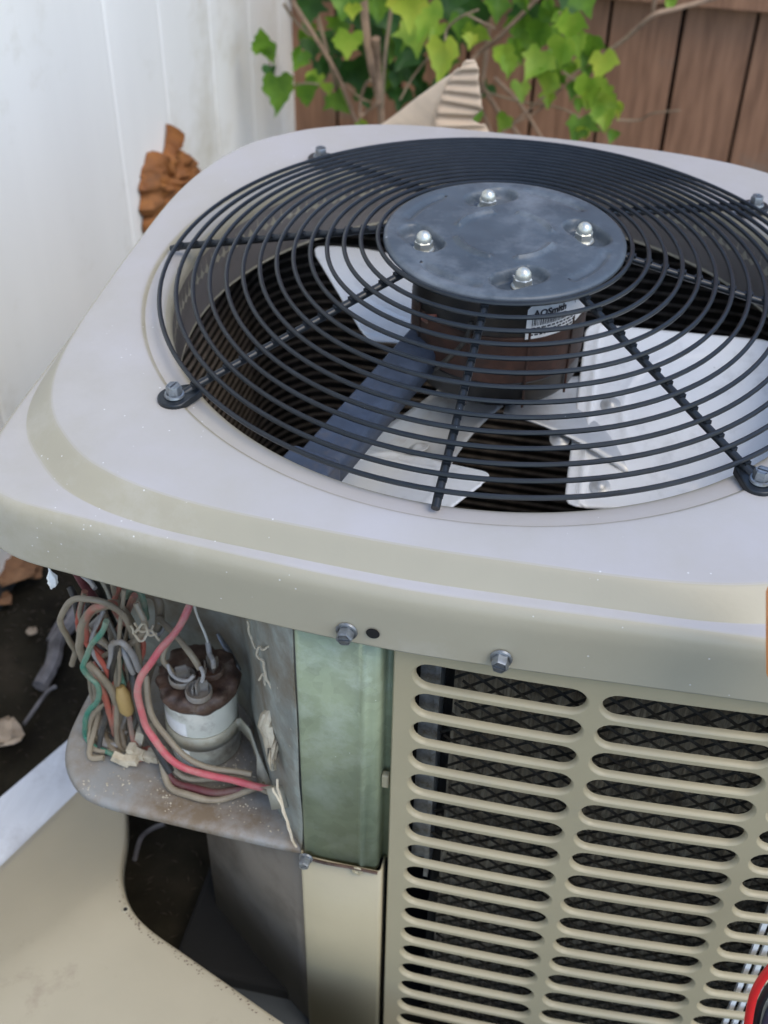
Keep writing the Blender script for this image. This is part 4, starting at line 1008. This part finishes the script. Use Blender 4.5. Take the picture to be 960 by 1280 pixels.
def leaf(px, py, size, hue, ang=None, y=60, lobes=5, tilt=0.5, long=1.0):
    y -= 8; c = at(px, py, y=y); d = (c-CP).length; rad = size*0.5*d/FPX
    # outline of a lobed, toothed leaf, stalk at the origin, tip along +y
    if lobes == 5: prof = [(0, -.15), (.3, -.42), (.62, -.3), (.72, 0), (.9, .28), (.62, .4), (.5, .62), (.34, .74), (.2, 1.0), (0, 1.35)]
    else: prof = [(0, -.12), (.22, -.3), (.42, -.32), (.6, -.2), (.74, 0), (.66, .2), (.70, .38), (.5, .55), (.46, .76), (.26, .92), (.12, 1.15), (0, 1.38)]
    full = prof+[(-x, yy) for x, yy in prof[-2:0:-1]]
    asy = random.uniform(0.75, 1.25); full = [(x*(asy if x > 0 else 2-asy)*(1+random.uniform(-.16, .16)), (yy-0.45)*long*(1+random.uniform(-.14, .14))) for x, yy in full]
    if ang is None: ang = random.uniform(-40, 40)+180
    R = Matrix.Rotation(math.radians(ang), 3, 'Y')
    tx, tz = random.uniform(-tilt, tilt), random.uniform(-tilt, tilt)
    T = Matrix.Rotation(tx-0.25, 3, 'X') @ Matrix.Rotation(tz, 3, 'Z')
    curl = random.uniform(-0.1, 0.5); fold = random.uniform(0.1, 0.7)
    vs = []
    def place(x, yy, k=1):
        v = Vector((x, -fold*abs(x)*k-curl*(yy*yy), yy))
        return c+(T @ (R @ v))*rad
    inner = [(x*0.5, yy*0.55) for x, yy in full]
    n = len(full)
    vs = [place(0, -0.1)]+[place(x, yy) for x, yy in inner]+[place(x, yy, 1.0+0.3*random.random()) for x, yy in full]
    fs = []
    for i in range(n):
        j = (i+1) % n
        fs.append((0, 1+i, 1+j)); fs.append((1+i, 1+n+i, 1+n+j, 1+j))
    obj('leaf', MB().add(vs, fs), {'d': LEAFD, 'm': LEAFM, 'b': LEAFB, 'y': LEAFY}[hue], vine, angle=75)
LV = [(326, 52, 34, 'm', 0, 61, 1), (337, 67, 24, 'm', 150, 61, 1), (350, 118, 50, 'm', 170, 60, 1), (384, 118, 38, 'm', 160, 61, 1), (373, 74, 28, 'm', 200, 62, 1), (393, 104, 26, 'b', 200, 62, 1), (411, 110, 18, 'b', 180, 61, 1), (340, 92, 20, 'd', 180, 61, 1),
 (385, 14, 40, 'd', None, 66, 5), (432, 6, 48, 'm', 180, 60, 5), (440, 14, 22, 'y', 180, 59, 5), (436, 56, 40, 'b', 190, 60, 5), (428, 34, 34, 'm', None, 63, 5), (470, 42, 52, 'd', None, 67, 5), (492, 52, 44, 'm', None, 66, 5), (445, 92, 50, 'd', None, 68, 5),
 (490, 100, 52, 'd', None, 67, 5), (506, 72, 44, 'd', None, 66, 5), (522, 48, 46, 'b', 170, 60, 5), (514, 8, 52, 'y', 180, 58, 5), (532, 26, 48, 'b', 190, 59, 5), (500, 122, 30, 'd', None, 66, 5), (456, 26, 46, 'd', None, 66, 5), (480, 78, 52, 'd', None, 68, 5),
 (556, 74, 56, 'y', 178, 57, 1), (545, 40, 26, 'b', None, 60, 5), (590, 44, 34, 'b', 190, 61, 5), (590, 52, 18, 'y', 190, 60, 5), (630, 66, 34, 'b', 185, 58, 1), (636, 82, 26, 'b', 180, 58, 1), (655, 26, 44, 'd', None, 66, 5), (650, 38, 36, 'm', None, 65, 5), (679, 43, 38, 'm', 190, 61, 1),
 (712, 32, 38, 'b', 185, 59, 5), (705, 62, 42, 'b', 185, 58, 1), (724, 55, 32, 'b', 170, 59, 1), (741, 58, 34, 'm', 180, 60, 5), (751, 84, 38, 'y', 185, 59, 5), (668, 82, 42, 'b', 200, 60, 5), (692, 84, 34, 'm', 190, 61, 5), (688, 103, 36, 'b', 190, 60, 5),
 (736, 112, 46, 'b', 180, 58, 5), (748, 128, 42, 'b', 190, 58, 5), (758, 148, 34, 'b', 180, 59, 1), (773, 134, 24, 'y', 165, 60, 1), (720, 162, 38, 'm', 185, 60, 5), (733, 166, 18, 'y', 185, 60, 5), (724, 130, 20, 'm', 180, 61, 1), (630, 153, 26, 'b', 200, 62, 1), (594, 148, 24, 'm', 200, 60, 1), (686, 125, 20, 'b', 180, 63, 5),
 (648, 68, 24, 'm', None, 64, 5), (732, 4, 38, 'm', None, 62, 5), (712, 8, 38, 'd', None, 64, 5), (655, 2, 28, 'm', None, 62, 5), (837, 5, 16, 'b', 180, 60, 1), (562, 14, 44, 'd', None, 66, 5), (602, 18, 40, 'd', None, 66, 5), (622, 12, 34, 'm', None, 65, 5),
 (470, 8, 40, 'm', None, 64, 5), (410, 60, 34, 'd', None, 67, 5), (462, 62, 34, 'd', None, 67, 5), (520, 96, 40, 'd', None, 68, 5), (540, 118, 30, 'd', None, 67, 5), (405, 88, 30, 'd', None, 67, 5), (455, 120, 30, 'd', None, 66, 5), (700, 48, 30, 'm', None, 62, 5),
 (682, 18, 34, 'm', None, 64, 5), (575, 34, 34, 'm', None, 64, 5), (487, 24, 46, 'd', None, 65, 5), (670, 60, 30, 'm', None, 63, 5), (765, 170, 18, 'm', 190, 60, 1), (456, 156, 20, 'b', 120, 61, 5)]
for (px, py, sz, h, ang, y, lb) in LV:
    leaf(px, py, sz*1.18, h, ang, y, lb, tilt=0.45)
for k in range(42):      # extra leaves deeper in the vine, darker greens painting its shadow
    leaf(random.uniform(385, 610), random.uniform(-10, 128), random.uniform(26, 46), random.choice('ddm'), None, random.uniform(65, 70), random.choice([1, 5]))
for k in range(16):
    leaf(random.uniform(640, 760), random.uniform(0, 120), random.uniform(20, 34), random.choice('mmb'), None, random.uniform(60, 65), 5)
for k in range(40):      # leaves above the frame
    leaf(random.uniform(380, 760), random.uniform(-260, -10), random.uniform(30, 52), random.choice('dmmbb'), None, random.uniform(58, 68), random.choice([1, 5]))

# ------------------------------------------------------------------ litter on the soil
def crumpled(name, px, py, size, mt, lab, cat, zz=-18.1, parts=1, group=None):
    c = at(px, py, z=zz); d = (c-CP).length; R = size*0.5*d/FPX
    rows = []
    for i in range(7):
        row = []
        for j in range(13):
            u, v = (i/6-.5)*2, (j/12-.5)*2
            w = math.sqrt(max(0.02, 1-u*u))*(1+0.25*math.sin(j*2.1+i))
            row.append(c+Vector((v*R*w, u*R, R*(0.45*nz((u*1.5+px, v*1.5, 3))+0.25*nz((u*4, v*4+py, 1))+0.3))))
        rows.append(row)
    obj(name, MB().grid(rows), mt, label=lab, cat=cat, group=group, angle=80, solid=0.04)
crumpled('dead_leaf', 14, 712, 62, DEADL, 'curled rust brown dead leaf on the soil nearest the cap corner', 'leaf', -17.6, group='dead leaves on the soil')
crumpled('dead_leaf', 38, 716, 30, DEADL, 'small rust brown dead leaf right of the larger curled one', 'leaf', -18.0, group='dead leaves on the soil')
crumpled('dead_leaf', 6, 920, 44, TANL, 'pale tan crumpled dead leaf at the left edge above the white board', 'leaf', -17.8, group='dead leaves on the soil')
crumpled('dead_leaf', 40, 790, 12, TANL, 'tiny pinkish tan dead leaf beside the mottled grey stick', 'leaf', -18.1, group='dead leaves on the soil')
crumpled('dead_leaf', 4, 750, 22, DEADL, 'dark brown dead leaf below the curled rust one at the left edge', 'leaf', -18.1, group='dead leaves on the soil')
P3 = smooth_path([at(102, 755, z=-17.6), at(90, 778, z=-17.8), at(72, 800, z=-17.8), at(66, 828, z=-17.9), at(50, 858, z=-18.0)], 5)
obj('stick', MB().tube(P3, [0.34+0.10*nz((i*0.6, 1, 0)) for i in range(len(P3))], 8), STICK, label='knobbly mottled grey stick lying on the dark soil', cat='stick')
mb = MB()
for i in range(2600):
    x = random.uniform(-21.8, -8); y = random.uniform(0, 40)
    s = random.uniform(0.04, 0.22); z = -GZ+0.25*nz((x*.3, y*.3, 0))+0.15; a = random.uniform(0, PI)
    dx, dy = math.cos(a)*s, math.sin(a)*s
    mb.add([(x-dx, y-dy, z), (x+dy*.3, y-dx*.3, z+.05), (x+dx, y+dy, z), (x, y, z+s*.35)], [(0, 1, 3), (1, 2, 3), (2, 0, 3)])
obj('soil_litter', mb, mat('litter', (0.035, 0.028, 0.02), rough=0.9, spec=0.1, var=0.5, scale=3, c2=(0.10, 0.08, 0.06)), smooth=False, kind='stuff')
for i, (pts, lab) in enumerate([([(205, 1030), (190, 1036), (176, 1048), (168, 1075)], 'thin curved dark twig on the soil under the wiring shelf'), ([(30, 905), (58, 866), (70, 858)], 'thin twig below the mottled grey stick'), ([(95, 760), (78, 770), (60, 800)], 'thin twig lying beside the mottled grey stick')]):
    P3 = smooth_path([at(px, py, z=-17.8) for px, py in pts], 5)
    obj('twig', MB().tube(P3, 0.09, 6), STICK, label=lab, cat='twig', group='twigs on the soil')

# ------------------------------------------------------------------ meter and its leads at the right edge
mtr = root('test_meter', tuple(at(985, 780, y=-1.6)), 'orange cased test meter held at the right edge of the unit', 'meter')
q = [at(px, py, y=-2.0) for px, py in [(958, 856), (1070, 866), (1070, 782), (958, 772)]]
mb = MB().grid([q, [p+Vector((0, 1.0, 0)) for p in q]], closed=True); mb.f += [(3, 2, 1, 0), (4, 5, 6, 7)]; obj('case_bumper', mb, ORANGE, mtr, bevel=0.15, smooth=False)
cc = sum(q, Vector())/4; q2 = [cc+(p-cc)*0.82+Vector((0, -0.12, 0)) for p in q]
mb = MB().grid([q2, [p+Vector((0, 0.3, 0)) for p in q2]], closed=True); mb.f += [(3, 2, 1, 0), (4, 5, 6, 7)]; obj('case_front', mb, CASE, mtr, bevel=0.04, smooth=False)
def lead(pts, r, mt, lab):
    P3 = smooth_path([at(px, py, y=y) for px, py, y in pts], 6)
    obj('test_lead', MB().tube(P3, r, 12), mt, label=lab, cat='wire', group='test leads at the corner')
lead([(990, 1185, -3.2), (968, 1205, -3.2), (950, 1228, -3.2), (940, 1252, -3.2), (934, 1290, -3.2), (930, 1340, -3.2)], 0.10, W_BRED, 'bright red test lead hanging at the bottom right corner')
lead([(995, 1200, -2.9), (975, 1218, -2.9), (958, 1240, -2.9), (948, 1262, -2.9), (942, 1300, -2.9), (940, 1350, -2.9)], 0.09, W_BBLK, 'black test lead just inside the red one')
lead([(1000, 1215, -2.6), (978, 1232, -2.6), (962, 1255, -2.6), (955, 1290, -2.6), (950, 1350, -2.6)], 0.2, W_WHITE, 'white wire beside the black lead at the bottom right corner')
lead([(1000, 1240, -3.0), (975, 1258, -3.0), (962, 1285, -3.0), (958, 1350, -3.0)], 0.2, NAVY, 'navy blue wire at the very bottom right corner')
